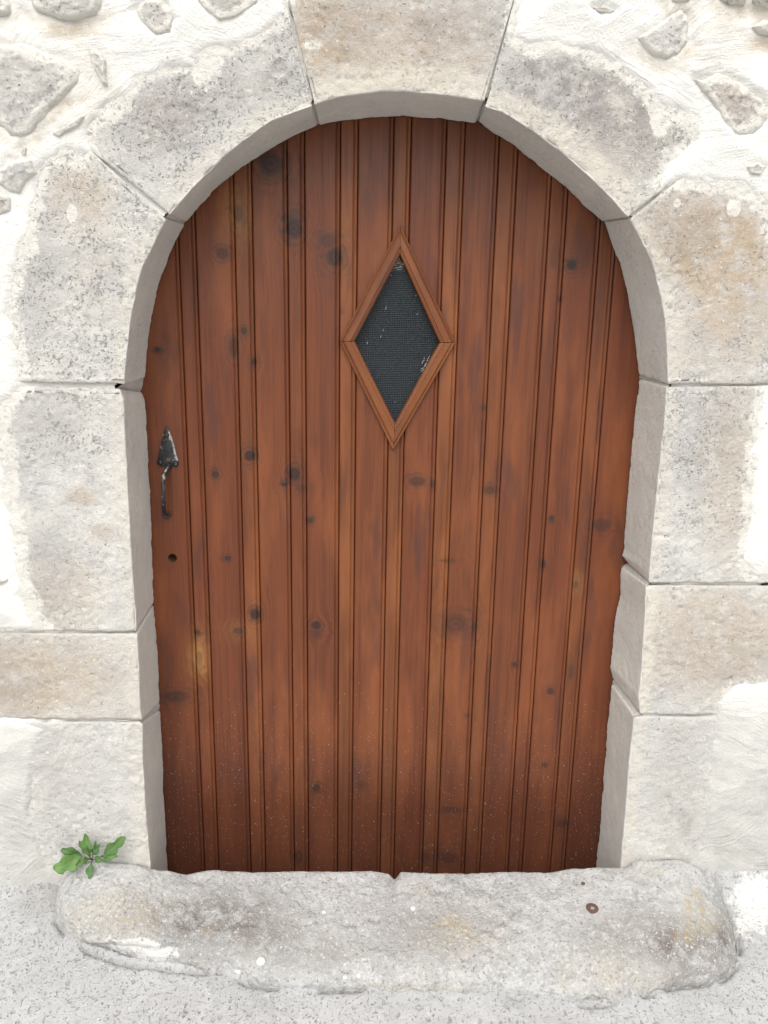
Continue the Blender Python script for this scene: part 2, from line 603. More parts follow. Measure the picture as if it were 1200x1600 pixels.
def mat_iron():
    m = NM('worn_black_iron')
    p = m.pos()
    n = m.noise(p, 110, 5, 0.6)
    n2 = m.noise(p, 70, 4, 0.6)
    col = m.mix(m.step(n2, 0.4, 0.7), (0.026, 0.026, 0.029), (0.055, 0.053, 0.054))
    wear = m.attr('wear')
    wf = m.step(m.add(wear, m.mul(m.sub(n, 0.5), 1.6)), 0.52, 0.70)
    col = m.mix(m.mul(wf, 0.85), col, (0.48, 0.46, 0.43))
    m.bump(n, 0.0012, 0.7)
    m.put(m.b.inputs['Metallic'], 0.35)
    return m.out(col, 0.48, 0.5)


def mat_plain(name, c, rough=0.8, spec=0.3, var=0.25, sc=80, bump=0.001):
    m = NM(name)
    p = m.pos()
    n = m.noise(p, sc, 4, 0.6)
    col = m.mix(n, tuple(v * (1 - var) for v in c), tuple(v * (1 + var) for v in c))
    m.bump(n, bump, 0.6)
    return m.out(col, rough, spec)


def mat_leaf():
    m = NM('leaf_green')
    p = m.pos()
    n = m.noise(p, 130, 4, 0.6)
    t = m.attr('tone', 'OBJECT')
    vein = m.attr('vein')
    col = m.mix(t, (0.060, 0.125, 0.045), (0.125, 0.235, 0.060))
    col = m.mix(m.mul(m.step(n, 0.4, 0.7), 0.5), col, (0.07, 0.15, 0.05))
    col = m.mix(m.mul(vein, 0.5), col, (0.17, 0.28, 0.09))
    m.bump(m.sub(n, vein), 0.001, 0.6)
    m.put(m.b.inputs['Transmission Weight'], 0.0)
    m.put(m.b.inputs['Subsurface Weight'], 0.0)
    return m.out(col, 0.5, 0.35)


STONE, PLASTER, SILL, GROUND, WOOD, IRON, LEAF = mat_stone(), mat_plaster(), mat_sill(), mat_ground(), mat_wood(), mat_iron(), mat_leaf()
WIRE = mat_plain('screen_wire', (0.058, 0.072, 0.082), 0.5, 0.4)
PANE = mat_plain('dim_glass', (0.012, 0.013, 0.014), 0.12, 0.5, 0.2, 20, 0.0002)
CORE = mat_plain('rubble_core', (0.35, 0.32, 0.28), 0.95)
RUST = mat_plain('rusty_iron', (0.13, 0.075, 0.06), 0.85, 0.3, 0.5, 260, 0.002)
CHIP = mat_plain('white_pebble', (0.72, 0.70, 0.67), 0.8, 0.3, 0.08)
WOODIN = mat_plain('raw_hole_edge', (0.085, 0.05, 0.022), 0.8, 0.2, 0.3, 200)
STEM = mat_plain('stem_brown', (0.10, 0.075, 0.045), 0.8)
LINT = mat_plain('cobweb_lint', (0.62, 0.60, 0.56), 0.9)

# ------------------------------------------------------------------ ground


def gz(X, Y):
    """height of the sloping lane"""
    Y = np.asarray(Y, float)
    return 0.022 + 0.2 * np.maximum(Y, -2.2) + 0.0 * X


def atg(px, py):
    d = RC @ np.array((px - 600.0, 800.0 - py, -F))
    # plane z = .022 + .2 y
    t = (0.022 + 0.2 * CAM[1] - CAM[2]) / (d[2] - 0.2 * d[1])
    return CAM + d * t


CREST = [(91, 1392), (94, 1368), (108, 1353), (150, 1347), (212, 1352), (240, 1358), (263, 1361), (290, 1367), (330, 1360), (400, 1363), (450, 1361), (520, 1362),
         (580, 1361), (607, 1365), (617, 1373), (626, 1363), (700, 1366), (790, 1362), (850, 1363), (900, 1357), (930, 1356), (975, 1357), (990, 1346), (1060, 1343), (1085, 1352),
         (1110, 1368), (1136, 1398), (1145, 1430)]
CONTACT = [(87, 1408), (91, 1435), (105, 1460), (135, 1481), (190, 1501), (235, 1508), (262, 1510), (300, 1514), (350, 1516), (393, 1534), (467, 1545), (530, 1542),
           (590, 1542), (606, 1548), (620, 1553), (640, 1549), (677, 1548), (767, 1551), (850, 1560), (900, 1566), (940, 1567), (975, 1563), (1012, 1551), (1055, 1537), (1090, 1534),
           (1125, 1526), (1152, 1506), (1152, 1470)]
contact_w = np.array([atg(*c) for c in CONTACT])


def axis(lo, hi, step, far, grow=1.25):
    a = list(np.arange(lo, hi + step / 2, step))
    s, x = step, hi
    while x < far[1]:
        s *= grow
        x += s
        a.append(x)
    s, x, pre = step, lo, []
    while x > far[0]:
        s *= grow
        x -= s
        pre.append(x)
    return np.array(pre[::-1] + a)


gx = axis(-0.88, 0.92, 0.0042, (-45, 45), 1.3)
gy = axis(-0.50, 0.06, 0.0042, (-60, 0.09), 1.3)
GX, GY = np.meshgrid(gx, gy, indexing='ij')
P = np.stack([GX, GY, 0 * GX], -1)
GZ = gz(GX, GY)
near = ss(-3.0, -1.0, GY) * ss(3, 1.5, np.abs(GX))
GZ = GZ + near * (0.0035 * fbm(P, 9, 3, 5) + 0.0016 * fbm(P, 70, 3, 9))
# cement fillets against the wall and a crumbly gap round the step
GZ += 0.05 * ss(-0.07, 0.02, GY) * ss(0.45, 0.66, GX) + 0.018 * ss(-0.05, 0.01, GY) * ss(-0.60, -0.68, GX)
fl = P[..., :2].reshape(-1, 2)
cpoly = np.concatenate([contact_w[:, :2], [[contact_w[-1, 0], 0.5], [contact_w[0, 0], 0.5]]])
dstep = polysd(fl, cpoly, 0.1).reshape(GX.shape)
gapn = fbm(P, 14, 3, 21)
GZ -= 0.016 * np.exp(-((dstep + 0.003) / 0.005) ** 2) * ss(-0.05, 0.2, gapn)
GZ += 0.003 * np.exp(-((dstep + 0.012) / 0.02) ** 2) * ss(0.1, -0.4, gapn)
GZ -= 0.2 * ss(0.012, 0.03, dstep)
PW = np.stack([GX, GY, GZ], -1)
QP = topx(PW.reshape(-1, 3)).reshape(GX.shape + (2,))
wash = 0.5 * blob(QP, 1185, 1385, 60, 60, .9) + 0.35 * blob(QP, 1175, 1480, 45, 90) + 0.35 * blob(QP, 640, 1580, 70, 30)
dark = 0.55 * blob(QP, 65, 1400, 40, 35) + 0.5 * np.exp(-((dstep + 0.006) / 0.010) ** 2) * ss(-0.1, 0.3, gapn)
ground = build('ground', PW, gridfaces(*GX.shape), GROUND, attrs={'wash': wash, 'dark': dark})
ground['kind'] = 'structure'
ground['label'] = 'pale grey concrete lane with exposed aggregate'

# ------------------------------------------------------------------ wall
wall = thing('stone_wall', 'whitewashed rubble wall with a dressed stone arch round the doorway', 'wall', (0.05, 0.0, 0.0))

# photo outlines of the dressed stones: inner back edge, inner front edge, outer edge, from joint to joint
# (gap a, gap b: width of the joint at each end in mm)
S = {}
S['JL3'] = dict(b=[(264, 1392), (258, 1280), (255, 1200), (251, 1110)], f=[(238, 1392), (235, 1350), (229, 1290), (223, 1194), (222.5, 1129)],
                o=[(20, 1392), (10, 1200), (40, 1129)], gap=(1, 1.2))
S['JL2'] = dict(b=[(250, 1098), (248, 1070), (249, 1060), (245, 1000), (241, 945)], f=[(222, 1125), (219, 1110), (217, 1051), (214, 990)],
                o=[(-190, 1122), (-190, 990)], gap=(1.2, 1.5))
S['JL1'] = dict(b=[(241, 940), (240, 925), (238, 860), (236, 780), (231, 700), (229, 650), (228, 630), (222, 612)], f=[(213, 987), (212, 960), (209, 925), (204, 850), (199, 756), (195, 681), (193, 625), (186, 606)],
                o=[(10, 987), (-40, 900), (-45, 700), (-20, 602)], gap=(1.5, 3))
S['VL1'] = dict(b=[(227, 591), (229, 560), (233, 520), (240, 480), (250, 440), (265, 400), (280, 368), (289, 350)],
                f=[(194, 601), (195, 580), (199, 542), (204, 497), (212, 456), (221, 419), (235, 393), (247, 367), (260, 342)],
                o=[(0, 597), (-15, 500), (-5, 420), (10, 340), (40, 250), (80, 205), (120, 215)], gap=(2.6, 2.6))
S['VL2'] = dict(b=[(291, 347), (310, 325), (340, 292), (380, 260), (420, 235), (460, 213), (496, 197)],
                f=[(265, 336), (300, 295), (350, 245), (380, 220), (425, 188), (488, 166)],
                o=[(125, 222), (115, 180), (170, 120), (270, 75), (340, 45), (445, -10)], gap=(2.6, 1.8))
S['KEY'] = dict(b=[(498, 195), (540, 187), (590, 183), (640, 182), (690, 186), (741, 194)],
                f=[(491, 164), (525, 152), (600, 142), (650, 144), (700, 149), (758, 158)],
                o=[(445, -25), (447, -110), (630, -130), (825, -110), (808, -20)], gap=(1.8, 1.4))
S['VR2'] = dict(b=[(746, 190), (770, 208), (800, 225), (840, 258), (880, 290), (910, 320), (941, 346)],
                f=[(757, 167), (785, 175), (825, 200), (875, 235), (925, 280), (960, 315), (981, 340)],
                o=[(803, 0), (870, 20), (960, 45), (1040, 110), (1120, 160), (1110, 240)], gap=(1.6, 1.2))
S['VR1'] = dict(b=[(943, 347), (955, 380), (970, 420), (980, 460), (990, 520), (996, 570), (998, 586)],
                f=[(984, 342), (1000, 370), (1018, 405), (1025, 430), (1034, 467), (1040, 501), (1043, 542), (1044, 601)],
                o=[(1115, 235), (1200, 270), (1290, 360), (1320, 480), (1310, 600)], gap=(1.2, 1.6))
S['JR1'] = dict(b=[(998, 592), (992, 650), (985, 720), (980, 780), (975, 840), (974, 858), (971, 868), (981, 880)],
                f=[(1042, 604), (1038, 662), (1032, 719), (1027, 767), (1021, 824), (1018, 860), (1014, 911)],
                o=[(1250, 602), (1230, 760), (1230, 912)], gap=(1.6, 1.3))
S['JR2'] = dict(b=[(971, 886), (969, 897), (968, 930), (960, 970), (957, 1010), (953, 1040), (958, 1062)],
                f=[(1009, 915), (1009, 950), (1005, 1000), (1003, 1050), (998, 1090), (1001, 1117)],
                o=[(1380, 916), (1380, 1117)], gap=(1.3, 1.3))
S['JR3'] = dict(b=[(955, 1068), (950, 1120), (944, 1200), (938, 1280), (932, 1340), (929, 1392)],
                f=[(991, 1120), (989, 1140), (983, 1194), (977, 1275), (970, 1356), (967, 1392)],
                o=[(1170, 1121), (1150, 1250), (1140, 1392)], gap=(1.3, 1))

OUTLINE = [(82, 1350), (57, 1290), (55, 1200), (70, 1152), (95, 1137), (102, 1127), (78, 1118), (70, 1129), (40, 1124), (0, 1119), (-150, 1118), (-150, 985), (0, 993), (84, 990),
           (60, 975), (42, 930), (35, 870), (25, 810), (12, 780), (15, 740), (5, 670), (12, 640), (38, 604), (38, 595), (22, 500), (30, 430), (50, 370), (65, 310), (70, 270), (95, 240),
           (110, 247), (125, 257), (150, 242), (143, 205), (165, 170), (205, 150), (215, 130), (260, 112), (300, 110), (315, 95), (340, 82), (380, 75), (420, 50), (452, 25), (448, -60),
           (640, -90), (815, -60), (805, 0), (795, 65), (830, 75), (870, 75), (920, 90), (960, 100), (985, 130), (1010, 150), (1030, 180), (1078, 190), (1080, 215), (1050, 245),
           (1027, 290), (1035, 297), (1060, 285), (1100, 290), (1150, 300), (1190, 325), (1240, 380), (1250, 500), (1240, 598), (1186, 604), (1180, 650), (1175, 700), (1170, 760),
           (1160, 830), (1155, 880), (1178, 908), (1250, 912), (1350, 920), (1350, 1050), (1200, 1055), (1150, 1065), (1115, 1095), (1112, 1117), (1107, 1200), (1094, 1260),
           (1088, 1310), (1072, 1345), (1000, 1420), (200, 1420)]
outline_w = np.array([at(*q) for q in OUTLINE])[:, [0, 2]]


def stone_masks(W, key, front):
    """where the stains of each stone are (front: 1 on the face, 0 in the reveal)"""
    Q = topx(W)
    sd = polysd(W[:, [0, 2]], outline_w, 0.08)
    sd = sd + 0.010 * fbm(W, 22, 4, 77)
    wsh = ss(0.042, -0.008, sd) * 0.66
    tan = np.zeros(len(W))
    grey = np.zeros(len(W))
    speck = np.full(len(W), 0.75)
    if key == 'VL1':
        tan = 0.55 * blob(Q, 120, 300, 45, 45, .7) + 0.25 * blob(Q, 150, 400, 40, 90, .7)
        grey = 0.45 * blob(Q, 60, 430, 40, 90, .7)
        wsh += 0.9 * blob(Q, 112, 333, 9, 16, .3) + 0.25 * blob(Q, 200, 480, 50, 120)
        speck[:] = 1
    if key == 'VL2':
        grey = 0.75 * blob(Q, 250, 200, 75, 55, .7) + 0.6 * blob(Q, 350, 140, 110, 45, .7) + 0.4 * blob(Q, 440, 80, 30, 50, .6)
        tan = 0.25 * blob(Q, 260, 180, 60, 40, .7)
        wsh += 0.3 * blob(Q, 185, 180, 35, 25) + 0.4 * blob(Q, 330, 130, 25, 40) + 0.5 * blob(Q, 226, 214, 9, 6)
        speck[:] = 1.0
    if key == 'KEY':
        tan = 0.75 * blob(Q, 610, 70, 170, 85, .5) + 0.4 * blob(Q, 500, 30, 50, 60, .6)
        grey = 0.35 * blob(Q, 560, 30, 80, 50, .7) + 0.5 * blob(Q, 700, 40, 60, 60, .7) + 0.3 * blob(Q, 790, 40, 30, 60)
        wsh += 0.6 * blob(Q, 490, 70, 18, 12) + 0.25 * blob(Q, 690, 50, 40, 25)
        speck[:] = 0.35
    if key == 'VR2':
        grey = 0.95 * blob(Q, 900, 145, 110, 60, .6) + 0.8 * blob(Q, 985, 215, 60, 70, .6) + 0.5 * blob(Q, 830, 100, 50, 40, .6)
        tan = 0.4 * blob(Q, 960, 200, 90, 80, .7)
        wsh += 0.4 * blob(Q, 1030, 200, 12, 50)
        speck[:] = 0.7
    if key == 'VR1':
        tan = 0.95 * blob(Q, 1090, 370, 85, 70, .6) + 0.7 * blob(Q, 1160, 440, 90, 90, .7) + 0.3 * blob(Q, 1120, 540, 70, 70)
        grey = 0.4 * blob(Q, 1075, 360, 60, 40, .6) + 0.35 * blob(Q, 1080, 540, 35, 50, .7)
        wsh += 0.7 * blob(Q, 1058, 318, 6, 7, .3) + 0.5 * blob(Q, 1145, 328, 12, 14) + 0.35 * blob(Q, 1190, 390, 20, 40)
        speck[:] = 0.55
    if key == 'JR1':
        grey = 0.5 * blob(Q, 1090, 680, 60, 80, .7)
        tan = 0.5 * blob(Q, 1140, 730, 45, 140, .7)
        speck = 0.4 + 0.6 * blob(Q, 1090, 690, 80, 110, .5)
        g = (1 - front)
        tan += g * 0.9 * (blob(Q, 994, 822, 7, 20, .4) + 0.7 * blob(Q, 998, 628, 5, 30, .4))
    if key == 'JR2':
        tan = 0.65 * blob(Q, 1110, 1000, 130, 80, .5)
        grey = 0.3 * blob(Q, 1100, 1040, 90, 60, .7)
        wsh += 0.5 * blob(Q, 1190, 1085, 70, 35)
        speck[:] = 0.3
    if key == 'JR3':
        grey = 0.45 * blob(Q, 1060, 1230, 40, 110, .5) + 0.3 * blob(Q, 1068, 1285, 14, 22, .3)
        wsh += 0.22 * blob(Q, 1010, 1280, 40, 120)
        speck[:] = 0.2
    if key == 'JL1':
        grey = 0.45 * blob(Q, 70, 650, 60, 60, .7) + 0.5 * blob(Q, 75, 900, 35, 80, .6)
        tan = 0.45 * blob(Q, 95, 930, 60, 60, .6) + 0.6 * blob(Q, 130, 775, 24, 14, .5) + 0.5 * blob(Q, 160, 832, 20, 12, .5)
        speck = 0.35 + 0.65 * blob(Q, 100, 660, 90, 60, .6)
        wsh += 0.15
    if key == 'JL2':
        tan = 0.6 * blob(Q, 40, 1060, 120, 55, .6) + 0.2
        grey = 0.35 * blob(Q, 10, 1060, 60, 50, .7)
        speck[:] = 0.15
    if key == 'JL3':
        grey = 0.35 * blob(Q, 90, 1210, 50, 70, .7)
        wsh += 0.25
        speck[:] = 0.2
    if key in ('JL3', 'JR3', 'JL2', 'JR2'):
        wsh = wsh * 0.45
    return dict(tan=np.clip(tan, 0, 1) * front + (1 - front) * np.clip(tan, 0, 1) * (key == 'JR1'), grey=np.clip(grey, 0, 1) * front,
                wash=np.clip(wsh, 0, 1) * front, speck=np.clip(speck, 0, 1))


def dressed(key, d, name):
    seed = sum(ord(c) for c in key) * 3
    Bw = np.array([at(*q, D) for q in d['b']])
    Fw = np.array([at(*q, 0) for q in d['f']])
    Ow = np.array([at(*q, 0) for q in d['o']])
    L = max(np.linalg.norm(np.diff(Fw, axis=0), axis=1).sum(), np.linalg.norm(np.diff(Ow, axis=0), axis=1).sum() * 0.8)
    nu = int(L / 0.0034)
    t = np.linspace(0, 1, nu)
    # a few tight columns at both joints round the edges off
    e = 0.0025 / L
    t = np.unique(np.concatenate([[0, e, 2 * e, 3.5 * e], t[(t > 4 * e) & (t < 1 - 4 * e)], [1 - 3.5 * e, 1 - 2 * e, 1 - e, 1]]))
    nu = len(t)
    b, f, o = resample(Bw, t), resample(Fw, t), resample(Ow, t)
    ga, gb = [g * 0.00055 for g in d['gap']]
    rows, front, ar = [], [], []
    out = f - b
    outw = o - f
    wl = np.linalg.norm(outw, axis=1).mean()
    nr, nf_ = int(D / 0.0036), int(wl / 0.0034)
    perp = outw / np.linalg.norm(outw, axis=1)[:, None]
    rows.append(b + perp * 0.07 + [0, 0.0, 0])
    front.append(0); ar.append(1)
    rows.append(b + perp * 0.0012)
    front.append(0); ar.append(1)
    R = 0.0035
    for k in np.linspace(0.012, 1 - R / D, nr):
        rows.append(b + out * k)
        front.append(0); ar.append(1 - k)
    for k in (0.2, 0.4, 0.6, 0.8):
        p0 = b + out * (1 - R / D)
        p2 = f + perp * R
        rows.append((1 - k) ** 2 * p0 + 2 * k * (1 - k) * f + k * k * p2)
        front.append(k); ar.append(0)
    for k in np.linspace(0, 1, nf_):
        rows.append(f + perp * R + (o - f - perp * R) * k)
        front.append(1); ar.append(k * wl)
    rows.append(o + [0, 0.08, 0])
    front.append(1); ar.append(wl)
    G = np.stack(rows, 1)                     # nu, nv, 3
    fr = np.broadcast_to(np.array(front), G.shape[:2]).copy()
    nv = G.shape[1]
    # normals
    du = np.gradient(G, axis=0)
    dv = np.gradient(G, axis=1)
    N = np.cross(du, dv)
    N /= np.linalg.norm(N, axis=2)[..., None] + 1e-12
    if N[nu // 2, -nf_ // 2, 1] > 0:
        N = -N
        flip = True
    else:
        flip = False
    edge_w = np.minimum(np.arange(nv) / 2.0, 1)
    # relief: rough-hewn face, smoother reveal, chipped arris
    h = (0.0042 * fbm(G, 11, 3, seed) + 0.0022 * fbm(G, 45, 3, seed + 3) + 0.0011 * fbm(G, 130, 2, seed + 5)) * (0.25 + 0.75 * fr)
    Q3 = topx(G)
    pit = ss(0.18, 0.5, vn(G, 120, seed + 8)) * ss(-0.1, 0.4, fbm(G, 16, 2, seed + 9))
    h -= 0.0020 * pit * (0.15 + 0.85 * fr)
    ad = np.array([abs(i - (2 + nr + 2)) for i in range(nv)]) * 0.0034
    aw = np.exp(-(ad / 0.006) ** 2)
    chip = ss(0.08, 0.65, fbm(G * [1, 0.3, 1], 48, 3, seed + 11))
    h -= aw[None, :] * (0.0055 * chip ** 1.5)
    # back edge towards the door is ragged
    bd = np.arange(nv) * 0.0036
    bw = np.exp(-(bd / 0.008) ** 2)
    h -= bw[None, :] * (0.0045 * ss(0.0, 0.6, fbm(G * [1, 0, 1], 45, 3, seed + 13)) + 0.0012 * vn(G, 160, seed + 14))
    h += bw[None, :] * 0.002 * fbm(G * [1, 0, 1], 12, 2, seed + 15)
    if key == 'VL2':      # small round fossil hollow
        q = np.hypot((Q3[..., 0] - 436) / 15, (Q3[..., 1] - 107) / 16)
        h += fr * (0.003 * np.exp(-((q - 1) / 0.22) ** 2) - 0.0025 * ss(1, 0.3, q))
    if key == 'JR1':      # chipped band with a step
        h -= 0.004 * fr * np.exp(-((Q3[..., 1] - 838) / 3.0) ** 2) * ss(1060, 1030, Q3[..., 0])
    G = G + N * h[..., None]
    # joints: pull both ends in by half the gap and roll the edge over
    dirA = G[3] - G[0]
    dirA /= np.linalg.norm(dirA, axis=1)[:, None] + 1e-9
    dirB = G[-4] - G[-1]
    dirB /= np.linalg.norm(dirB, axis=1)[:, None] + 1e-9
    for c, dr, gp in ((0, dirA, ga), (-1, dirB, gb)):
        ndx = [0, 1, 2, 3] if c == 0 else [-1, -2, -3, -4]
        wob = gp * (0.4 + 0.6 * fr[c]) * (0.7 + 0.9 * ss(-0.3, 0.5, fbm(G[c], 30, 3, seed + 31 + c)))
        for i, roll in zip(ndx, (0.0016, 0.0005, 0.0001, 0)):
            G[i] += dr * wob[:, None] - N[i] * (roll * (1 + 0.8 * fbm(G[i], 55, 2, seed + 17)))[:, None]
    ca = G[0] - N[0] * 0.05 * edge_w[:, None] + dirA * 0.002
    cb = G[-1] - N[-1] * 0.05 * edge_w[:, None] + dirB * 0.002
    G = np.concatenate([ca[None], G, cb[None]], 0)
    fr = np.concatenate([fr[:1], fr, fr[-1:]], 0)
    W = G.reshape(-1, 3)
    frf = fr.reshape(-1).astype(float)
    A = stone_masks(W, key, frf)
    dist = np.broadcast_to(np.array([a if f_ == 1 else 0 for a, f_ in zip(ar, front)]), fr.shape).reshape(-1)
    wid = 0.020 + 0.016 * (key in ('VR2', 'KEY')) + 0.012 * fbm(W, 20, 3, seed + 40)
    A['cream'] = np.clip(ss(wid + 0.012, wid - 0.008, dist) * frf * (0.9 if key in ('KEY', 'VR2', 'JR2') else 0.6), 0, 1)
    A['smooth'] = 1 - frf
    return build(name, W, gridfaces(nu + 2, nv, not flip), STONE, wall, attrs=A)


for key, d in S.items():
    nm = 'keystone' if key == 'KEY' else ('voussoir' if key[0] == 'V' else 'jamb_stone')
    dressed(key, d, nm)

# mortar bedded in the joints of the reveals
order = ['JL3', 'JL2', 'JL1', 'VL1', 'VL2', 'KEY', 'VR2', 'VR1', 'JR1', 'JR2', 'JR3']
for ka, kb in zip(order[:-1], order[1:]):
    b0, f0, b1, f1 = at(*S[ka]['b'][-1], D), at(*S[ka]['f'][-1], 0), at(*S[kb]['b'][0], D), at(*S[kb]['f'][0], 0)
    ob = _n(at(*S[ka]['o'][-1], 0) - f0) * 0.005
    V, n = [], 24
    for i in range(n + 1):
        t = i / n
        pa, pb = f0 + (b0 - f0) * t, f1 + (b1 - f1) * t
        e = (pb - pa)
        e = _n(e) if np.linalg.norm(e) > 1e-4 else _n(f1 - f0 + 1e-6)
        for q, dp in ((-.008, 1.8), (-.002, .9), (.5, .7), (1.002, .9), (1.008, 1.8)):
            pt = pa + (pb - pa) * min(max(q, 0), 1) + e * (q if q < 0 else (q - 1 if q > 1 else 0))
            V.append(pt + ob * dp * (1 + 0.35 * math.sin(i * 1.7 + q * 3)) + np.array([0, 0.004, 0]))
    V = np.array(V)
    V += 0.0012 * np.stack([fbm(V, 60, 2, 71), fbm(V, 60, 2, 72), fbm(V, 60, 2, 73)], -1)
    build('mortar_joint', V, gridfaces(n + 1, 5), PLASTER, wall, attrs={'grey_shade': np.full(len(V), .8), 'tan': np.full(len(V), .15)})

# rubble stones in the render (photo outlines), tone: (tan, grey, wash), how far they stand proud (mm)
RUB = [
    ([(-60, -20), (10, -20), (20, 10), (16, 24), (-10, 32), (-60, 30)], (0.2, .3, .3), 14),
    ([(48, -30), (150, -40), (160, 8), (150, 24), (128, 34), (95, 32), (62, 20), (52, 4)], (0.1, .35, .25), 16),
    ([(214, 20), (222, 8), (235, 0), (252, 4), (266, 16), (272, 30), (266, 50), (247, 55), (234, 44), (222, 34)], (0.15, .6, .3), 5),
    ([(-70, 80), (0, 68), (12, 76), (40, 74), (75, 85), (108, 97), (124, 114), (118, 135), (95, 160), (62, 192), (52, 208), (22, 213), (10, 198), (-20, 190), (-70, 170)], (0.12, .45, .3), 13),
    ([(143, 84), (151, 78), (160, 86), (167, 98), (166, 118), (170, 134), (163, 133), (154, 116), (147, 100)], (0.1, .4, .4), 6),
    ([(2, 272), (14, 256), (32, 251), (50, 251), (55, 272), (42, 284), (34, 302), (20, 300), (0, 290)], (0.1, .5, .3), 8),
    ([(-30, 296), (0, 300), (18, 308), (20, 330), (2, 336), (-30, 332)], (0.3, .3, .3), 7),
    ([(84, 211), (100, 202), (118, 194), (132, 184), (124, 198), (104, 208), (94, 215)], (0.0, .4, .35), 3),
    ([(315, -30), (400, -30), (402, 4), (388, 16), (368, 28), (345, 32), (326, 20), (312, 4)], (0.25, .45, .55), 3),
    ([(994, 62), (1008, 52), (1024, 42), (1040, 30), (1060, 18), (1069, 28), (1072, 48), (1072, 68), (1056, 84), (1038, 93), (1022, 88), (1008, 76)], (0.0, .12, .3), 10),
    ([(1081, 126), (1098, 126), (1118, 116), (1140, 126), (1164, 142), (1190, 160), (1196, 186), (1182, 204), (1150, 214), (1132, 198), (1122, 176), (1098, 146)], (0.45, .15, .4), 7),
    ([(1046, -30), (1072, -30), (1074, 4), (1060, 7), (1048, 3)], (0.4, .3, .1), 15),
    ([(1118, -30), (1166, -30), (1160, 8), (1140, 10), (1122, 2)], (0.4, .3, .1), 17),
    ([(1168, -30), (1240, -30), (1240, 14), (1196, 13), (1176, 6)], (0.4, .35, .1), 17),
    ([(1172, 46), (1186, 36), (1215, 32), (1250, 44), (1240, 62), (1200, 58), (1184, 56)], (0.1, .3, .4), 14),
    ([(922, 15), (938, 14), (958, 20), (950, 24), (932, 21)], (0.2, .4, .4), 3),
    ([(1165, 262), (1180, 254), (1192, 262), (1184, 274), (1170, 272)], (0.1, .35, .55), 2.5),
    ([(-30, 900), (8, 899), (14, 904), (4, 910), (-30, 912)], (0.2, .4, .3), 5),
    ([(36, 240), (40, 228), (44, 232), (42, 244)], (0.2, .4, .4), 2),
]
RUB = [(a, (t[0], t[1] * .6, t[2]), c) for a, t, c in RUB]
rng = random.Random(11)
for cx, cy, r in ((-180, 180, 80), (-320, 20, 95), (-300, 380, 85), (-210, 560, 70), (-420, 620, 95), (-330, 830, 80), (-480, 980, 100), (-260, 1230, 80), (-520, 250, 90), (1330, 160, 85), (1480, 40, 80),
                  (1450, 320, 95), (1420, 540, 80), (1560, 700, 95), (1340, 770, 75), (1500, 980, 95), (1330, 1200, 80), (1600, 420, 80), (150, -130, 85), (330, -160, 75), (520, -260, 90),
                  (760, -280, 95), (960, -150, 80), (1130, -190, 85), (-50, -180, 80), (1320, -120, 80), (250, -330, 85), (1000, -360, 90)):
    n = rng.randint(8, 11)
    a0 = rng.random() * 6
    RUB.append(([(cx + r * rng.uniform(.65, 1.1) * math.cos(a0 + 6.283 * k / n), cy + 0.72 * r * rng.uniform(.65, 1.1) * math.sin(a0 + 6.283 * k / n)) for k in range(n)],
                (rng.uniform(0, .5), rng.uniform(.1, .6), rng.uniform(.2, .5)), rng.uniform(4, 15)))

rub_w = []
for i, (poly, (tn, gr, ws), proud) in enumerate(RUB):
    pw = np.array([at(*q) for q in poly])[:, [0, 2]]
    rub_w.append((pw, proud * 0.001))
    c = pw.mean(0)
    nu = 72
    nr = max(8, int(np.linalg.norm(pw - c, axis=1).max() / 0.0036))
    ringp = resample(np.vstack([pw, pw[:1]]), np.linspace(0, 1, nu + 1))
    jag = 1 + 0.10 * fbm(np.stack([ringp[:, 0], 0 * ringp[:, 0], ringp[:, 1]], -1), 45, 3, 900 + i)
    rr = np.concatenate([np.linspace(0.02, 1.0, nr), [1.06, 1.12, 1.14]])
    XZ = c + (ringp[:, None, :] - c) * rr[None, :, None] * (1 + (jag - 1)[:, None, None] * rr[None, :, None])
    W = np.stack([XZ[..., 0], 0 * XZ[..., 0], XZ[..., 1]], -1)
    prof = np.interp(rr, [0, .5, .8, .95, 1.05, 1.12, 1.14], [1, .95, .8, .5, -.2, -.8, -4])
    seed = 200 + i * 5
    y = -0.0088 + 0.0088 * (rr > 1.09)[None, :] - 0.75 * proud * 0.001 * prof[None, :] * (1 + 0.35 * fbm(W, 14, 2, seed)) + 0.004 * (rr > 1.05)[None, :]
    y = y + 1.15 * (0.0035 * fbm(W, 22, 3, seed + 1) + 0.0022 * np.abs(fbm(W, 50, 3, seed + 2)) - 0.002 * ss(.1, .5, vn(W, 110, seed + 3))) * min(1, proud / 6)
    W[..., 1] = y
    Wf = W.reshape(-1, 3)
    A = dict(tan=np.full(len(Wf), tn), grey=np.clip(gr + 0.3 * fbm(Wf, 25, 2, seed + 4), 0, 1), speck=np.full(len(Wf), .45),
             cream=np.zeros(len(Wf)), smooth=np.zeros(len(Wf)), wash=np.clip(ws * 0.6 + np.broadcast_to(ss(.35, 1.0, rr) * 0.55, W.shape[:2]).reshape(-1), 0, 1))
    build('rubble_stone', Wf, gridfaces(nu + 1, len(rr), True), STONE, wall, attrs=A)

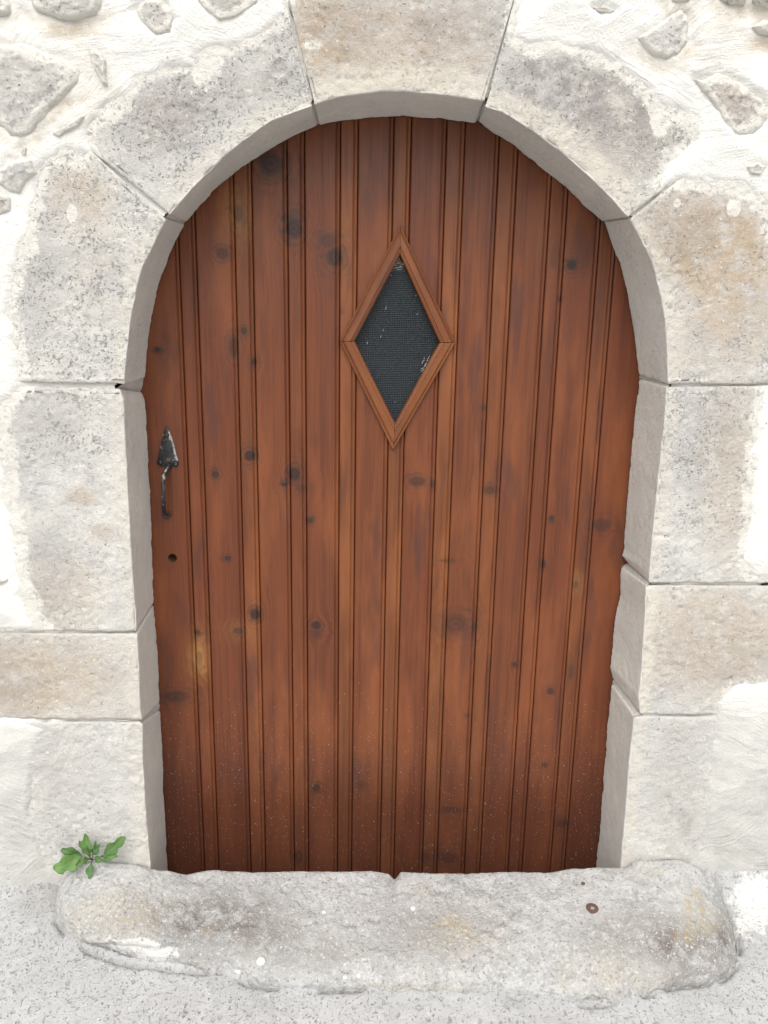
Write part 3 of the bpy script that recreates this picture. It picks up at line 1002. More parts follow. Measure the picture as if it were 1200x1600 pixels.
# lime render as a relief that thins out over the stones
wx = axis(-0.92, 0.98, 0.0036, (-3.0, 3.0), 1.12)
wz = axis(-0.03, 2.02, 0.0036, (-0.2, 3.4), 1.12)
WX, WZ = np.meshgrid(wx, wz, indexing='ij')
P = np.stack([WX, 0 * WX, WZ], -1).reshape(-1, 3)
P2 = P[:, [0, 2]]
sd = polysd(P2, outline_w, 0.08)
sdn = sd + 0.0075 * fbm(P, 30, 3, 301) + 0.004 * fbm(P, 110, 3, 302) + 0.006 * fbm(P, 9, 2, 303)
thick = 0.010 + 0.007 * fbm(P, 5, 3, 304)
rel = 0.0045 * fbm(P, 10, 3, 305) + 0.0016 * fbm(P * [1, 1, 2.2], 36, 3, 306) + 0.0006 * fbm(P, 140, 2, 307)
cov = ss(0.009, -0.020, sdn)
lowlie = ss(-0.012, -0.075, sd)
Yp = 0.011 - cov * (0.011 + 0.0030 + thick * (0.1 + 0.9 * lowlie)) - rel * (0.35 + 0.65 * lowlie)
tanm = np.zeros(len(P))
for pw, proud in rub_w:
    s = polysd(P2, pw, 0.05)
    s = s + 0.0085 * fbm(P, 38, 4, 311) + 0.003 * fbm(P, 130, 2, 312)
    inn = ss(-0.012, 0.010, s)
    Yp = Yp * (1 - inn) + np.maximum(Yp, -0.004) * inn
    # the render laps up to the stone on top and stays back beneath it
    below = ss(0.0, 0.022, pw[:, 1].mean() - P2[:, 1]) if proud > 0.009 else 0
    rim = np.exp(-((s + 0.012) / 0.014) ** 2)
    Yp += rim * below * 0.004
    tanm = np.maximum(tanm, 0.55 * rim * below * (proud > 0.009))
Yp = np.where(P2[:, 1] < 0.12, Yp, Yp)
Q = topx(P)
grey_shade = np.clip(ss(0.75, 0.10, P[:, 2] + 0.12 * fbm(P, 4, 3, 320)), 0, 1)  # lower wall greyed in colour, standing in for weaker light near the ground
tanm += 0.35 * blob(Q, 120, 52, 55, 12, .6) + 0.3 * blob(Q, 140, 150, 40, 60, .8) + 0.25 * blob(Q, 1130, 60, 60, 40, .8) + 0.3 * blob(Q, 1190, 75, 30, 14, .6)
open_w = []
for k in ('JL3', 'JL2', 'JL1', 'VL1', 'VL2', 'KEY', 'VR2', 'VR1', 'JR1', 'JR2', 'JR3'):
    open_w += [at(*q) for q in S[k]['f']]
open_w = np.array(open_w)[:, [0, 2]]
keep = polysd(P2, open_w, 0.05) < -0.012
Yp = np.where(sd > 0.02, 0.0105, Yp)
Fq = gridfaces(*WX.shape, True)
Fq = Fq[keep[Fq].any(1)]
used = np.unique(Fq)
remap = -np.ones(len(P), int)
remap[used] = np.arange(len(used))
P[:, 1] = Yp
pl = build('plaster', P[used], remap[Fq][:, ::-1] if False else remap[Fq], PLASTER, wall, attrs={'grey_shade': grey_shade[used], 'tan': np.clip(tanm[used], 0, 1)})

# wall body behind the facing
def boxes(bs):
    V, Fc = [], []
    for (x0, y0, z0), (x1, y1, z1) in bs:
        k = len(V)
        V += [(x0, y0, z0), (x1, y0, z0), (x1, y1, z0), (x0, y1, z0), (x0, y0, z1), (x1, y0, z1), (x1, y1, z1), (x0, y1, z1)]
        Fc += [tuple(k + i for i in f) for f in ((0, 3, 2, 1), (4, 5, 6, 7), (0, 1, 5, 4), (1, 2, 6, 5), (2, 3, 7, 6), (3, 0, 4, 7))]
    return V, Fc


V, Fc = boxes([((-2.9, 0.24, -0.6), (2.9, 0.6, 3.3)), ((-2.9, 0.05, -0.6), (-0.62, 0.238, 3.3)), ((0.72, 0.05, -0.6), (2.9, 0.238, 3.3)), ((-0.618, 0.05, 1.85), (0.718, 0.238, 3.3))])
build('wall_core', V, Fc, CORE, wall, smooth=False)

# ------------------------------------------------------------------ door
dz0 = 0.0
door = thing('arched_door', 'arched varnished pine plank door with a diamond shaped window', 'door', (at(615, 1360, DOOR_Y)[0], DOOR_Y, 0.0))
DO = org(door)
# joints between the boards, read along one level
JX = [at(x, 760, DOOR_Y)[0] for x in (292, 317, 374, 400, 451, 476, 527, 552, 602.5, 627, 677, 703, 752, 779, 829, 854, 904, 929)]
JX = [at(200, 760, DOOR_Y)[0]] + JX + [at(1030, 760, DOOR_Y)[0]]
arc = []
for k in ('VL1', 'VL2', 'KEY', 'VR2', 'VR1'):
    arc += [at(*q, DOOR_Y) for q in S[k]['b']]
arc = np.array(sorted(map(tuple, arc)))


def ztop(x):
    return float(np.interp(x, arc[:, 0], arc[:, 2])) + 0.035


DIA_O = [at(*q, DOOR_Y) for q in ((625, 352), (711, 535), (614, 703), (531, 533))]
DIA_I = [at(*q, DOOR_Y) for q in ((625, 398), (687, 535), (617, 661), (554, 533))]
dmid = [(a * 0.45 + b * 0.55) for a, b in zip(DIA_O, DIA_I)]
KEYH = at(269.5, 872, DOOR_Y)
KR = 0.0095


def holes(x):
    """(z low, z high) of the cut-out a board has at x, or None"""
    t, r, b, l = dmid
    if l[0] < x < r[0]:
        zl = np.interp(x, [l[0], b[0], r[0]], [l[2], b[2], r[2]])
        zh = np.interp(x, [l[0], t[0], r[0]], [l[2], t[2], r[2]])
        return zl, zh
    if abs(x - KEYH[0]) < KR:
        q = math.sqrt(KR * KR - (x - KEYH[0]) ** 2)
        return KEYH[2] - q, KEYH[2] + q
    return None


# knots: photo x, y, radius px, strength, vertical stretch, gold
KN = [(424, 255, 17, .75, 1.0, 0), (372, 334, 8, .45, 1.5, .7), (348, 396, 10, .55, .8, 0), (459, 357, 12, .85, 1.2, 0), (523, 402, 11, .75, 1.2, 0), (513, 376, 14, .4, .7, 0),
      (381, 517, 5, .75, 1.2, 0), (397, 565, 5, .75, 1.1, 0), (365, 541, 8, .5, 2.0, 0), (246, 546, 5, .85, .8, 0), (469, 576, 4.5, .7, 1.4, 0), (527, 488, 5, .6, 1.5, 0),
      (390, 712, 8.5, .9, 1.0, 0), (336, 741, 6.5, .75, .9, 0), (460, 740, 9, .9, 1.2, 0), (444, 757, 5, .8, .7, 0), (470, 762, 9, .4, .7, 0),
      (893, 414, 7.5, .85, 1.0, 0), (875, 467, 3, .9, 1.2, 0), (867, 400, 8, .3, 2.4, 0), (757, 637, 5, .4, .7, 0), (652, 752, 14, .5, .55, 0), (676, 756, 5, .5, 1.5, 0), (765, 766, 9, .5, .8, 0),
      (484, 813, 5.5, .8, 1.0, 0), (463, 851, 2.5, .8, 1, 0), (356, 872, 6, .7, .8, 0), (510, 874, 3, .7, 1.2, 0), (487, 904, 2, .7, 1, 0), (399, 960, 8, .9, 1.3, 0), (410, 972, 9, .3, .8, 0),
      (372, 986, 9, .55, .7, .3), (494, 977, 8, .95, 1.0, 0), (492, 990, 10, .35, .7, 0), (496, 1017, 4.5, .7, .9, 0), (308, 988, 6, .6, .8, 0), (311, 1028, 6, .3, 2.2, 1.0), (275, 1088, 24, .5, .42, 0),
      (472, 1047, 4, .6, 1, 0), (494, 1083, 2.5, .7, 1, 0), (503, 1120, 2.5, .5, 1.5, 0), (494, 1231, 7.5, .85, 1.1, 0), (466, 1338, 9, .6, 1.4, 0), (566, 1226, 12, .3, .6, 0),
      (862, 810, 4, .7, 1.4, 0), (849, 881, 5, .7, 1.4, 0), (900, 913, 5, .45, 1.5, .6), (712, 975, 22, .42, .8, 0), (741, 980, 5, .5, 2, 0), (698, 876, 14, .35, .22, 0), (804, 1038, 4.5, .7, 1, 0),
      (860, 1080, 5.5, .65, 1.1, 0), (851, 1196, 6, .55, .9, 0), (879, 1287, 11, .6, .8, 0), (704, 1265, 18, .6, .35, 0), (700, 1340, 20, .55, .6, 0), (665, 1340, 8, .5, 1.6, 0), (940, 820, 16, .4, .7, 0),
      (892, 1050, 4, .4, 4, 0), (730, 1118, 5, .4, .8, 0)]
knots = [(at(k[0], k[1], DOOR_Y), k[2] * 0.00158, k[3], k[4], k[5]) for k in KN]
TH = 0.028


def plank_mesh(xa, xb, first, last):
    # cross-section: groove, flat, groove, bead that belongs to this board
    xs, ys = [], []

    def add(x, y):
        xs.append(x)
        ys.append(y)
    if not first:
        add(xa + .0036, TH * 0.6)
        add(xa + .0044, .0024)
        add(xa + .0050, .0014)
        add(xa + .0064, .0002)
    else:
        add(xa, TH * 0.6)
        add(xa, 0)
    end = xb - .0062 if not last else xb
    for x in np.arange(xa + .0082, end - .001, .003):
        add(x, 0)
    if not last:
        add(xb - .0062, .0001)
        add(xb - .0050, .0012)
        add(xb - .0043, .0024)
        add(xb - .0038, .0024)
        add(xb - .0029, .0012)
        add(xb - .0015, .0001)
        add(xb + .0003, -.0003)
        add(xb + .0018, .0004)
        add(xb + .0027, .0018)
        add(xb + .0032, .0036)
        add(xb + .0033, TH * 0.6)
    else:
        add(xb, 0)
        add(xb, TH * 0.6)
    # exact samples where a cut-out begins and ends
    ex = [p[0] for p in dmid] + [dmid[3][0] + 1e-5, dmid[1][0] - 1e-5] + list(KEYH[0] + KR * np.cos(np.linspace(0, math.pi, 25)) * 0.9999) + [KEYH[0] - KR, KEYH[0] + KR]
    for x in ex:
        if xs[2] < x < xs[-3]:
            ys.append(float(np.interp(x, xs, ys)))
            xs.append(x)
            o = np.argsort(xs, kind='stable')
            xs = [xs[i] for i in o]
            ys = [ys[i] for i in o]
    V, Fc = [], []
    zb = -0.14
    for x, y in zip(xs, ys):
        h = holes(x)
        zl, zh = h if h else (None, None)
        if h is None:
            m = 0.5
            if abs(x - KEYH[0]) < 0.05 and KEYH[0] < JX[1]:
                zl = zh = KEYH[2]
            elif dmid[3][0] - .08 < x < dmid[1][0] + .08:
                zl = zh = dmid[3][2] if x < dmid[0][0] else dmid[1][2]
            else:
                zl = zh = 0.8
        # depth of the cut edge
        V += [(x, DOOR_Y + y, zb), (x, DOOR_Y + y, zl), (x, DOOR_Y + TH, zl), (x, DOOR_Y + TH, zh), (x, DOOR_Y + y, zh), (x, DOOR_Y + y, ztop(x)), (x, DOOR_Y + TH, ztop(x)), (x, DOOR_Y + TH, zb)]
    n = len(xs)
    for i in range(n - 1):
        a, b = i * 8, (i + 1) * 8
        for k in (0, 1, 3, 4, 5, 7):
            k2 = (k + 1) % 8
            Fc.append((a + k, b + k, b + k2, a + k2))
    # merge degenerate quads away
    return V, Fc


mid_tone = {}
tones = [.25, .28, .22, .55, .35, .45, .30, .85, .42, .95, .25, .95, .38, .80, .40, .30, .28, .62, .15]
rngp = random.Random(5)
for i in range(len(JX) - 1):
    xa, xb = JX[i], JX[i + 1]
    V, Fc = plank_mesh(xa, xb, i == 0, i == len(JX) - 2)
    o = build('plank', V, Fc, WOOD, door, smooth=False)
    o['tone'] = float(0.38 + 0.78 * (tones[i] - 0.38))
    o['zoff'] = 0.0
    ks = [k for k in knots if xa - k[1] * 1.3 < k[0][0] < xb + k[1] * 1.3]
    ks.sort(key=lambda k: -k[1] * k[2])
    for j in range(NK):
        if j < len(ks):
            p, r, st, sv, gd = ks[j]
            o['k%d' % j] = [float(p[0] - DO[0]), float(p[2] - DO[2]), float(r)]
            o['t%d' % j] = [float(st), float(sv), float(gd)]
        else:
            o['k%d' % j] = [9.0, 9.0, 0.0001]
            o['t%d' % j] = [0.0, 1.0, 0.0]


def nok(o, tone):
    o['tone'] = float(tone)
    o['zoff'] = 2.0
    for j in range(NK):
        o['k%d' % j] = [9.0, 9.0, 0.0001]
        o['t%d' % j] = [0.0, 1.0, 0.0]


# diamond window: four mitred mouldings, each turned along its own grain
frame = build('window_frame', [(0, 0, 0)], [], WOOD, door)
bpy.data.objects.remove(frame)
window = bpy.data.objects.new('diamond_window', None)
scn.collection.objects.link(window)
window.parent = door
window.location = Vector(list((DIA_I[1] + DIA_I[3]) / 2 - DO))
WO = org(window)
# profile: (share from outer to inner edge, height above the boards)
PROF = [(0, 0.001), (0, .0075), (.05, .0092), (.12, .0092), (.17, .0075), (.20, .0078), (.30, .0102), (.70, .0108), (.74, .0088), (.80, .0084), (.93, .0070), (1.0, .0050), (1.0, -.0240)]
for k in range(4):
    a0, a1 = DIA_O[k], DIA_O[(k + 1) % 4]
    b0, b1 = DIA_I[k], DIA_I[(k + 1) % 4]
    mid = (a0 + a1) / 2
    d = _n(a1 - a0)
    ang = math.atan2(d[0], d[2])               # grain runs along the piece: turn the object
    o = bpy.data.objects.new('frame_moulding', bpy.data.meshes.new('frame_moulding'))
    scn.collection.objects.link(o)
    o.parent = window
    o.location = Vector(list(mid - WO))
    o.rotation_euler = (0, ang, 0)
    c, s = math.cos(ang), math.sin(ang)
    V = []
    for (t, h) in PROF:
        for e, (pa, pb) in enumerate(((a0, b0), (a1, b1))):
            w_ = pa * (1 - t) + pb * t
            # hairline mitre
            w_ = w_ + d * (0.0006 if e == 0 else -0.0006) - mid
            V.append((w_[0] * c - w_[2] * s, -h, w_[0] * s + w_[2] * c))
    n = len(PROF)
    Fc = [(2 * i, 2 * i + 1, 2 * i + 3, 2 * i + 2) for i in range(n - 1)]
    Fc += [tuple(2 * i for i in range(n)), tuple(2 * i + 1 for i in range(n))[::-1]]
    o.data.from_pydata(V, [], Fc)
    o.data.materials.append(WOOD)
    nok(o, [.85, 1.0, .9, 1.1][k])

# pane and wire screen
di = [p + 1.08 * (p - (DIA_I[1] + DIA_I[3]) / 2) * 0.06 for p in DIA_I]
build('pane', [p + [0, .019, 0] for p in di] + [p + [0, .023, 0] for p in di], [(0, 3, 2, 1), (4, 5, 6, 7)] + [(k, (k + 1) % 4, 4 + (k + 1) % 4, 4 + k) for k in range(4)], PANE, window, smooth=False)
V, Fc = [], []
t_, r_, b_, l_ = di
ztear = at(620, 424, DOOR_Y)[2]
rw = random.Random(3)


def wire(p, q, r=0.00055):
    k = len(V)
    p, q = np.array(p), np.array(q)
    d = _n(q - p)
    s = np.cross(d, (0, 1, 0)) * r
    for e in (p, q):
        V.extend([e - s, e + [0, -r, 0], e + s])
    Fc.extend([(k, k + 1, k + 4, k + 3), (k + 1, k + 2, k + 5, k + 4), (k + 2, k, k + 3, k + 5)])


z = b_[2] + .004
while z < ztear:
    x0 = np.interp(z, [b_[2], l_[2], t_[2]], [b_[0], l_[0], t_[0]])
    x1 = np.interp(z, [b_[2], r_[2], t_[2]], [b_[0], r_[0], t_[0]])
    j = rw.uniform(-.0002, .0002)
    wire((x0, DOOR_Y + .0125, z + j), (x1, DOOR_Y + .0125, z + rw.uniform(-.0002, .0002)))
    z += 0.0036
x = l_[0] + .003
while x < r_[0]:
    z0 = np.interp(x, [l_[0], b_[0], r_[0]], [l_[2], b_[2], r_[2]])
    z1 = min(np.interp(x, [l_[0], t_[0], r_[0]], [l_[2], t_[2], r_[2]]), ztear + rw.uniform(-.001, .004))
    wire((x, DOOR_Y + .0136, z0), (x + rw.uniform(-.0004, .0004), DOOR_Y + .0136, z1), 0.0005)
    x += 0.0036
o = build('wire_screen', V, Fc, WIRE, window, smooth=False)
o['kind'] = 'stuff'
# lint and a scrap of cobweb caught on the screen
V, Fc = [], []
for px_, py_, ln, an in ((603, 481, 5, 1.5), (652, 491, 2, .4), (599, 516, 2.5, 1.2), (595, 526, 3, 1.3), (574, 536, 3.5, 1.3), (617, 628, 2, .3), (650, 462, 2, .5), (611, 430, 2, .4), (623, 411, 8, .15), (619, 408, 6, -.2),
                         (664, 570, 5, 1.2), (668, 563, 5, 1.1), (661, 576, 4, 1.3), (670, 558, 4, 1.0), (618, 419, 5, .3), (624, 404, 4, 1.2), (630, 413, 4, -1.0)) + tuple((622 + rw.uniform(-7, 7), 415 + rw.uniform(-7, 8), rw.uniform(2, 6), rw.uniform(-.5, .6)) for _ in range(9)) + tuple((667 + rw.uniform(-5, 5) - k * .8, 560 + k * 1.6, rw.uniform(2, 5), rw.uniform(.5, 1.4)) for k in range(0, 14, 2)):
    p = at(px_, py_, DOOR_Y + .0105)
    q = np.array([math.cos(an), 0, math.sin(an)]) * ln * 0.00085
    v_, f_ = tube([p - q, p + [0, -.0005, 0], p + q], [.00015, .0004, .0002], 4)
    Fc += [tuple(i + len(V) for i in f) for f in f_]
    V += v_
o = build('lint', V, Fc, LINT, window, smooth=False)
o['kind'] = 'stuff'

# keyhole: raw rim and dark bore
V, Fc = [], []
prof = [(KR * 1.0, -.0004), (KR * .96, .0006), (KR * .90, .003), (KR * .86, .010), (KR * .84, .026), (0.0003, .0262)]
for r, y in prof:
    for k in range(24):
        th = 6.28318 * k / 24
        V.append((KEYH[0] + r * math.cos(th), DOOR_Y + y, KEYH[2] + r * math.sin(th)))
for i in range(len(prof) - 1):
    for k in range(24):
        Fc.append((i * 24 + k, i * 24 + (k + 1) % 24, (i + 1) * 24 + (k + 1) % 24, (i + 1) * 24 + k))
build('keyhole', V, Fc, WOODIN, door)

# handle: arrowhead plate, three rivets, curved pull
handle = bpy.data.objects.new('handle', None)
scn.collection.objects.link(handle)
handle.parent = door
hc = at(262, 720, DOOR_Y)
handle.location = Vector(list(hc - DO))
plate_px = [(260.5, 664.5), (264.5, 672), (269, 684), (273, 697), (276, 710), (279, 719), (280, 724), (277, 729), (272, 729.5), (268, 728), (264, 730), (259, 730), (255, 728.5), (250, 729), (246, 725),
            (245.5, 720), (248, 714), (249.5, 704), (252, 692), (255, 680), (258, 670)]
ce = at(262, 708, DOOR_Y)
V, Fc, wear = [], [], []
lay = [(1.0, 0.0), (1.0, -.0022), (.93, -.0036), (.6, -.0052), (.25, -.0064)]
n = len(plate_px)
for li, (s, y) in enumerate(lay):
    for (a, b) in plate_px:
        p = at(a, b, DOOR_Y)
        q = ce + (p - ce) * s
        V.append((q[0], DOOR_Y + y, q[2]))
        wear.append(((.75 if (a > 262 and b < 722) else .42) if li in (1, 2) else (.34 if li > 2 else .2)))
for i in range(len(lay) - 1):
    for k in range(n):
        Fc.append((i * n + k, i * n + (k + 1) % n, (i + 1) * n + (k + 1) % n, (i + 1) * n + k))
Fc.append(tuple((len(lay) - 1) * n + k for k in range(n)))
build('plate', V, Fc, IRON, handle, smooth=True, attrs={'wear': wear}, sharp=35)
for a, b in ((260.5, 680), (251, 722.5), (274.5, 723.5)):
    p = at(a, b, DOOR_Y - .003)
    V, Fc, n = [], [], 12
    for r, y in ((.0056, .002), (.0056, -.0016), (.0046, -.0042), (.0026, -.0056), (.0004, -.0060)):
        for k in range(n):
            V.append(p + [r * math.cos(6.28318 * k / n), y, r * math.sin(6.28318 * k / n)])
    for i in range(4):
        for k in range(n):
            Fc.append((i * n + k, i * n + (k + 1) % n, (i + 1) * n + (k + 1) % n, (i + 1) * n + k))
    build('rivet', V, Fc, IRON, handle, attrs={'wear': [.3] * 36 + [.5] * 24})
# rust-red slot for the missing thumb latch
p0 = [at(*q, DOOR_Y - .0062) for q in ((260, 711.5), (266, 711.5), (266, 721), (260.5, 721))]
build('latch_slot', p0 + [q + [0, .003, 0] for q in p0], [(0, 1, 2, 3), (0, 1, 5, 4), (1, 2, 6, 5), (2, 3, 7, 6), (3, 0, 4, 7)], RUST, handle, smooth=False)
pull = [(264, 727, .004), (262.5, 731, .010), (259, 736, .016), (256.5, 742, .022), (255.3, 748, .027), (255, 756, .031), (255.3, 768, .034), (255.6, 780, .033), (255.8, 790, .028), (256, 797, .019),
        (256.5, 803, .009), (258.5, 807.5, .005), (262, 807.5, .004), (264.5, 804.5, .006), (265, 801.5, .008)]
path = resample([at(a, b, DOOR_Y - y) for a, b, y in pull], np.linspace(0, 1, 60))
rad = np.interp(np.linspace(0, 1, 60), [0, .08, .25, .5, .8, .9, 1], [.0058, .0042, .0036, .0040, .0038, .0040, .0028])
V, Fc = tube(path, rad, 10)
wr = np.repeat(np.interp(np.linspace(0, 1, 60), [0, .12, .22, .3, .55, .7, 1], [.35, .5, .62, .38, .5, .3, .35]), 10)
build('pull', V, Fc, IRON, handle, attrs={'wear': wr})

# ------------------------------------------------------------------ door step
step_t = thing('door_step', 'long worn grey stone step in front of the door', 'doorstep', (0.05, -0.08, 0.0))
NU, NV = 400, 80
tt = np.linspace(0, 1, NU)
# pair crest and foot by the list index
idx = np.linspace(0, len(CREST) - 1, NU)
cr = np.array([at(*q, -0.012) for q in CREST])
lead = np.array([(0.0)] * len(CREST))
cw = np.stack([np.interp(idx, range(len(cr)), cr[:, k]) for k in range(3)], -1)
fw = np.stack([np.interp(idx, range(len(contact_w)), contact_w[:, k]) for k in range(3)], -1)
# even out spacing along the length
L = np.concatenate([[0], np.cumsum(np.linalg.norm(np.diff(cw, axis=0), axis=1) + np.linalg.norm(np.diff(fw, axis=0), axis=1))])
tn = np.linspace(0, L[-1], NU)
cw = np.stack([np.interp(tn, L, cw[:, k]) for k in range(3)], -1)
fw = np.stack([np.interp(tn, L, fw[:, k]) for k in range(3)], -1)
kk = np.exp(-np.linspace(-2.2, 2.2, 45) ** 2)
kk /= kk.sum()
cs_m = np.stack([np.convolve(np.pad(cw[:, k], 22, mode='edge'), kk, 'valid') for k in range(3)], -1)
rows = []
for y, dz in ((0.19, -0.30), (0.19, -0.22), (0.10, -0.14), (0.05, -0.075), (0.02, -0.030), (0.008, -0.009)):
    r = cw.copy()
    r[:, 1] = y - 0.012
    r[:, 2] = cw[:, 2] + dz
    rows.append(r)
p1 = cs_m.copy()
p1[:, 1] = cs_m[:, 1] + (fw[:, 1] - cw[:, 1]) * 0.62
p1[:, 0] = cs_m[:, 0] * .75 + fw[:, 0] * .25
p1[:, 2] = cs_m[:, 2] - 0.010 + (fw[:, 2] - cs_m[:, 2]) * 0.08
p2 = fw.copy()
p2[:, 1] = fw[:, 1] - 0.002
p2[:, 2] = fw[:, 2] + (cs_m[:, 2] - fw[:, 2]) * 0.62
for k in np.linspace(0, 1, NV):
    cb_ = cs_m + (cw - cs_m) * max(0, 1 - k / 0.12) ** 1.5
    rows.append((1 - k) ** 3 * cb_ + 3 * k * (1 - k) ** 2 * p1 + 3 * k * k * (1 - k) * p2 + k ** 3 * fw)
low = fw.copy()
low[:, 2] -= 0.06
rows.append(low)
G = np.stack(rows, 1)
du, dv = np.gradient(G, axis=0), np.gradient(G, axis=1)
N = np.cross(du, dv)
N /= np.linalg.norm(N, axis=2)[..., None] + 1e-12
if N[NU // 2, 30, 2] < 0:
    N = -N
    fl_ = True
else:
    fl_ = False
wv = np.array([0.3] * 6 + [1] * NV + [0.6])
wv[6:14] = np.linspace(0.35, 1, 8)
h = (0.0050 * fbm(G, 9, 3, 501) + 0.0026 * fbm(G, 26, 3, 502) + 0.0024 * fbm(G, 75, 3, 503) + 0.0012 * fbm(G, 190, 2, 504)) * wv[None, :]
h -= 0.004 * ss(.1, .5, fbm(G, 40, 3, 505)) * wv[None, :]
Qs = topx(G)
# broken lower lip at the left end
lip = ss(1470, 1482, Qs[..., 1] + 5 * fbm(G, 30, 2, 508)) * ss(330, 260, Qs[..., 0])
h -= 0.010 * lip
G = G + N * h[..., None]
W = G.reshape(-1, 3)
Qs = topx(W)
grey = 0.8 * blob(Qs, 340, 1440, 110, 45, .7) + 0.45 * blob(Qs, 470, 1490, 80, 30, .7) + 0.35 * blob(Qs, 640, 1460, 100, 50, .8) + 0.65 * blob(Qs, 1090, 1490, 70, 50, .6) + 0.5 * blob(Qs, 1000, 1460, 80, 40, .7) \
    + 0.4 * blob(Qs, 1135, 1440, 20, 50, .6) + 0.3 * blob(Qs, 310, 1500, 40, 12)
tan = 0.55 * blob(Qs, 180, 1430, 75, 40, .6) + 0.35 * blob(Qs, 720, 1460, 70, 40, .7) + 0.3 * blob(Qs, 950, 1520, 60, 40, .7) + 0.4 * blob(Qs, 640, 1545, 90, 12, .6) + 0.3 * blob(Qs, 1020, 1530, 40, 20)
lich = 0.9 * blob(Qs, 1085, 1412, 18, 22, .5) + 0.6 * blob(Qs, 1100, 1440, 24, 18, .5) + 0.6 * blob(Qs, 1070, 1460, 16, 18, .5) + 0.6 * blob(Qs, 700, 1447, 26, 16, .6) + 0.6 * blob(Qs, 722, 1468, 24, 14, .6) \
    + 0.5 * blob(Qs, 205, 1432, 20, 9, .5) + 0.5 * blob(Qs, 322, 1452, 10, 8, .5) + 0.45 * blob(Qs, 1015, 1362, 22, 7, .5) + 0.35 * blob(Qs, 950, 1520, 20, 20) + 0.4 * blob(Qs, 880, 1520, 14, 20, .6) + 0.3 * blob(Qs, 660, 1393, 20, 14)
wsh = 0.62 * blob(Qs, 240, 1490, 45, 26, .7) + 0.5 * blob(Qs, 175, 1472, 40, 12, .7) + 0.45 * blob(Qs, 560, 1505, 40, 14, .6) + 0.4 * blob(Qs, 700, 1512, 60, 10, .6) + 0.35 * blob(Qs, 360, 1370, 110, 14, .7) \
    + 0.35 * blob(Qs, 1040, 1365, 50, 14, .7) + 0.2 * blob(Qs, 860, 1440, 60, 30) + 0.45 * blob(Qs, 1125, 1370, 25, 30, .5)
stepo = build('stone_block', W, gridfaces(NU, NV + 7, not fl_), SILL, step_t, attrs=dict(tan=np.clip(tan, 0, 1), grey=np.clip(grey, 0, 1), lichen=np.clip(lich, 0, 1), wash=np.clip(wsh, 0, 1)))


def on_step(px_, py_):
    d = np.hypot(Qs[:, 0] - px_, Qs[:, 1] - py_) + 50 * np.maximum(0, W[:, 1] + 0.0)
    i = int(np.argmin(d))
    return W[i], N.reshape(-1, 3)[i]


def disc(c, nrm, r, hgt, n=14, squash=1.0, dome=0.3, ring=None):
    nrm = _n(nrm)
    a = _n(np.cross(nrm, (0, 0.3, 1)))
    b = np.cross(nrm, a)
    V, Fc = [], []
    prof = [(1.0, -hgt), (1.0, hgt * .5), (.85, hgt), (.4, hgt * (1 + dome)), (.05, hgt * (1 + dome))]
    if ring:
        prof = [(1.0, -hgt), (1.0, hgt * .6), (.88, hgt), (.42, hgt), (.34, hgt * .2), (.05, hgt * .2)]
    for s, y in prof:
        for k in range(n):
            th = 6.28318 * k / n
            V.append(c + r * s * (a * math.cos(th) + squash * b * math.sin(th)) + nrm * y)
    for i in range(len(prof) - 1):
        for k in range(n):
            Fc.append((i * n + k, i * n + (k + 1) % n, (i + 1) * n + (k + 1) % n, (i + 1) * n + k))
    Fc.append(tuple((len(prof) - 1) * n + k for k in range(n)))
    return V, Fc


c, nn = on_step(925, 1418)
V, Fc = disc(c, nn, 0.0125, 0.0025, 18, .95, 0.1, ring=True)
build('rusty_bolt', V, Fc, RUST, step_t, sharp=40)
V, Fc = disc(c + _n(nn) * 0.001, nn, 0.0038, 0.0012, 10)
build('bolt_end', V, Fc, CORE, step_t)
for px_, py_, r in ((409, 1502, .0085), (373, 1518, .0065), (912, 1382, .0045), (488, 1604, .01), (644, 1420, .005), (505, 1424, .004), (561, 1526, .004), (538, 1527, .004)):
    if py_ > 1560:
        continue
    c, nn = on_step(px_, py_)
    V, Fc = disc(c, nn, r, r * .35, 10, rngp.uniform(.7, 1), .4)
    build('pebble', V, Fc, RUST if px_ == 912 else CHIP, step_t)

# ------------------------------------------------------------------ weed
base = at(144, 1343, -0.016)
weed = thing('weed', 'small green weed growing from the crack above the left end of the step', 'weed', tuple(base))


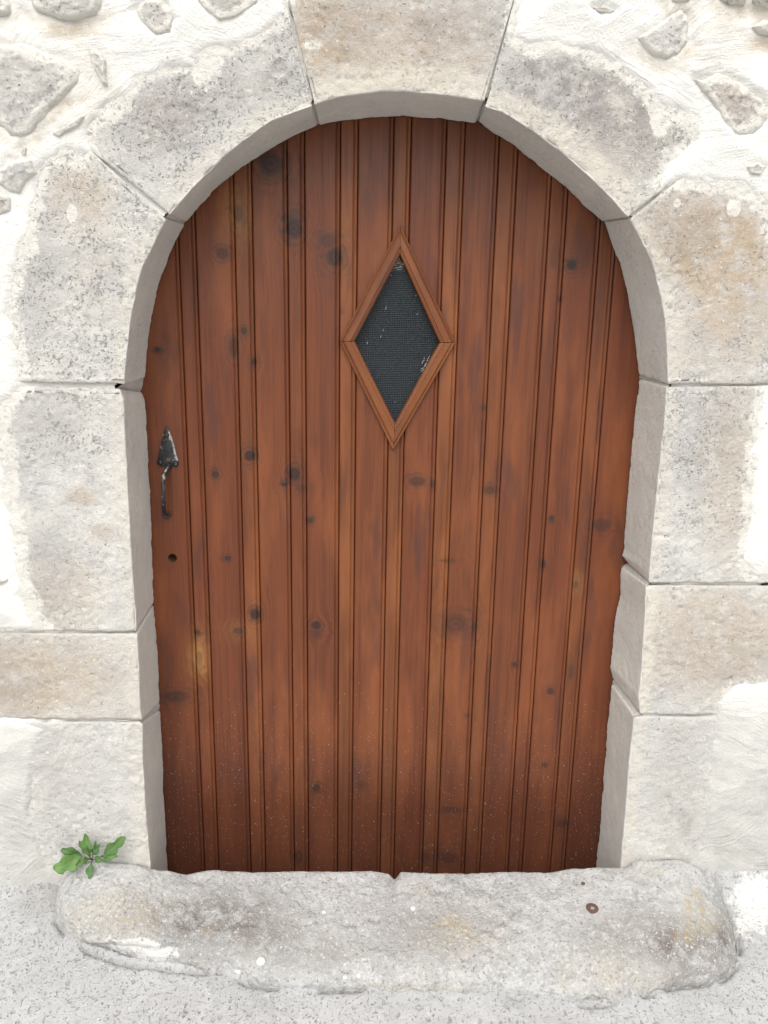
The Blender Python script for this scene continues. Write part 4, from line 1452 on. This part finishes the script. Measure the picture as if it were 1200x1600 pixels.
def leaf(p0, p1, width, lobes, tone, cup=0.2, seed=0, lean=0.0):
    """lobed leaf from base p0 to tip p1"""
    p0, p1 = np.array(p0), np.array(p1)
    L = np.linalg.norm(p1 - p0)
    d = (p1 - p0) / L
    s = _n(np.cross(d, (0, -1, 0.35)))
    n = np.cross(s, d)
    n = -n if n[1] > 0 else n
    s = _n(s + n * lean)
    rg = random.Random(seed)
    nt_, nw = 36, 9
    G, ve = [], []
    ph = [rg.uniform(-.4, .4) for _ in range(2)]
    for i in range(nt_ + 1):
        t = i / nt_
        env = math.sin(math.pi * min(1, t ** 0.8 * 0.97 + 0.02)) ** 0.55
        for j in range(nw):
            q = j / (nw - 1) * 2 - 1
            side = 0 if q < 0 else 1
            lb = 1 - 0.34 * (0.5 + 0.5 * math.cos(2 * math.pi * (t * lobes + ph[side]))) ** 1.5
            wd = width * env * lb * (0.16 + 0.84 * min(1, t / 0.3) ** 1.2)
            pull = 0.10 * L * abs(q) * lb * env
            p = p0 + d * (t * L + pull * 0.6) + s * (q * wd) + n * (cup * wd * q * q + 0.10 * L * math.sin(math.pi * t) + 0.03 * L * math.sin(9 * t + q * 2 + seed))
            G.append(p)
            ve.append(1.0 if j == nw // 2 else (0.15 if (i % 6 == 0) else 0.0))
    o = build('leaf', G, gridfaces(nt_ + 1, nw), LEAF, weed, attrs={'vein': ve})
    o['tone'] = float(tone)
    sm = o.modifiers.new('thickness', 'SOLIDIFY')
    sm.thickness = 0.0004
    return o


def W_(px_, py_, y):
    return at(px_, py_, y)


leaf(W_(130, 1338, -.022), W_(84, 1358, -.055), .020, 2.2, .95, .15, 1)
leaf(W_(128, 1336, -.02), W_(96, 1327, -.030), .014, 2, .25, .2, 2)
leaf(W_(140, 1338, -.016), W_(134, 1303, -.022), .0125, 2.6, .75, .2, 3)
leaf(W_(144, 1336, -.018), W_(156, 1320, -.024), .0085, 1.6, .2, .25, 4)
leaf(W_(160, 1338, -.022), W_(196, 1308, -.030), .014, 2.8, .5, .2, 5)
leaf(W_(158, 1337, -.022), W_(184, 1337, -.036), .008, 2, .7, .2, 6)
leaf(W_(143, 1347, -.024), W_(140, 1373, -.050), .0085, 1.6, .3, .25, 7)
leaf(W_(142, 1336, -.018), W_(124, 1314, -.026), .0075, 2, .6, .3, 8)
leaf(W_(146, 1338, -.020), W_(168, 1346, -.040), .0065, 1.6, .4, .3, 9)
leaf(W_(140, 1340, -.022), W_(118, 1352, -.046), .0075, 1.8, .35, .3, 10)
leaf(W_(148, 1336, -.018), W_(150, 1314, -.020), .0055, 1.6, .5, .3, 11)
for a, b, y in ((132, 1338, -.022), (140, 1336, -.018), (160, 1338, -.022), (143, 1348, -.026), (146, 1335, -.018)):
    V, Fc = tube(resample([base + [0, .004, -.004], (base + W_(a, b, y)) / 2 + [0, -.004, .001], W_(a, b, y)], np.linspace(0, 1, 8)), .0011, 6)
    build('stem', V, Fc, STEM if a in (140, 146) else LEAF, weed)
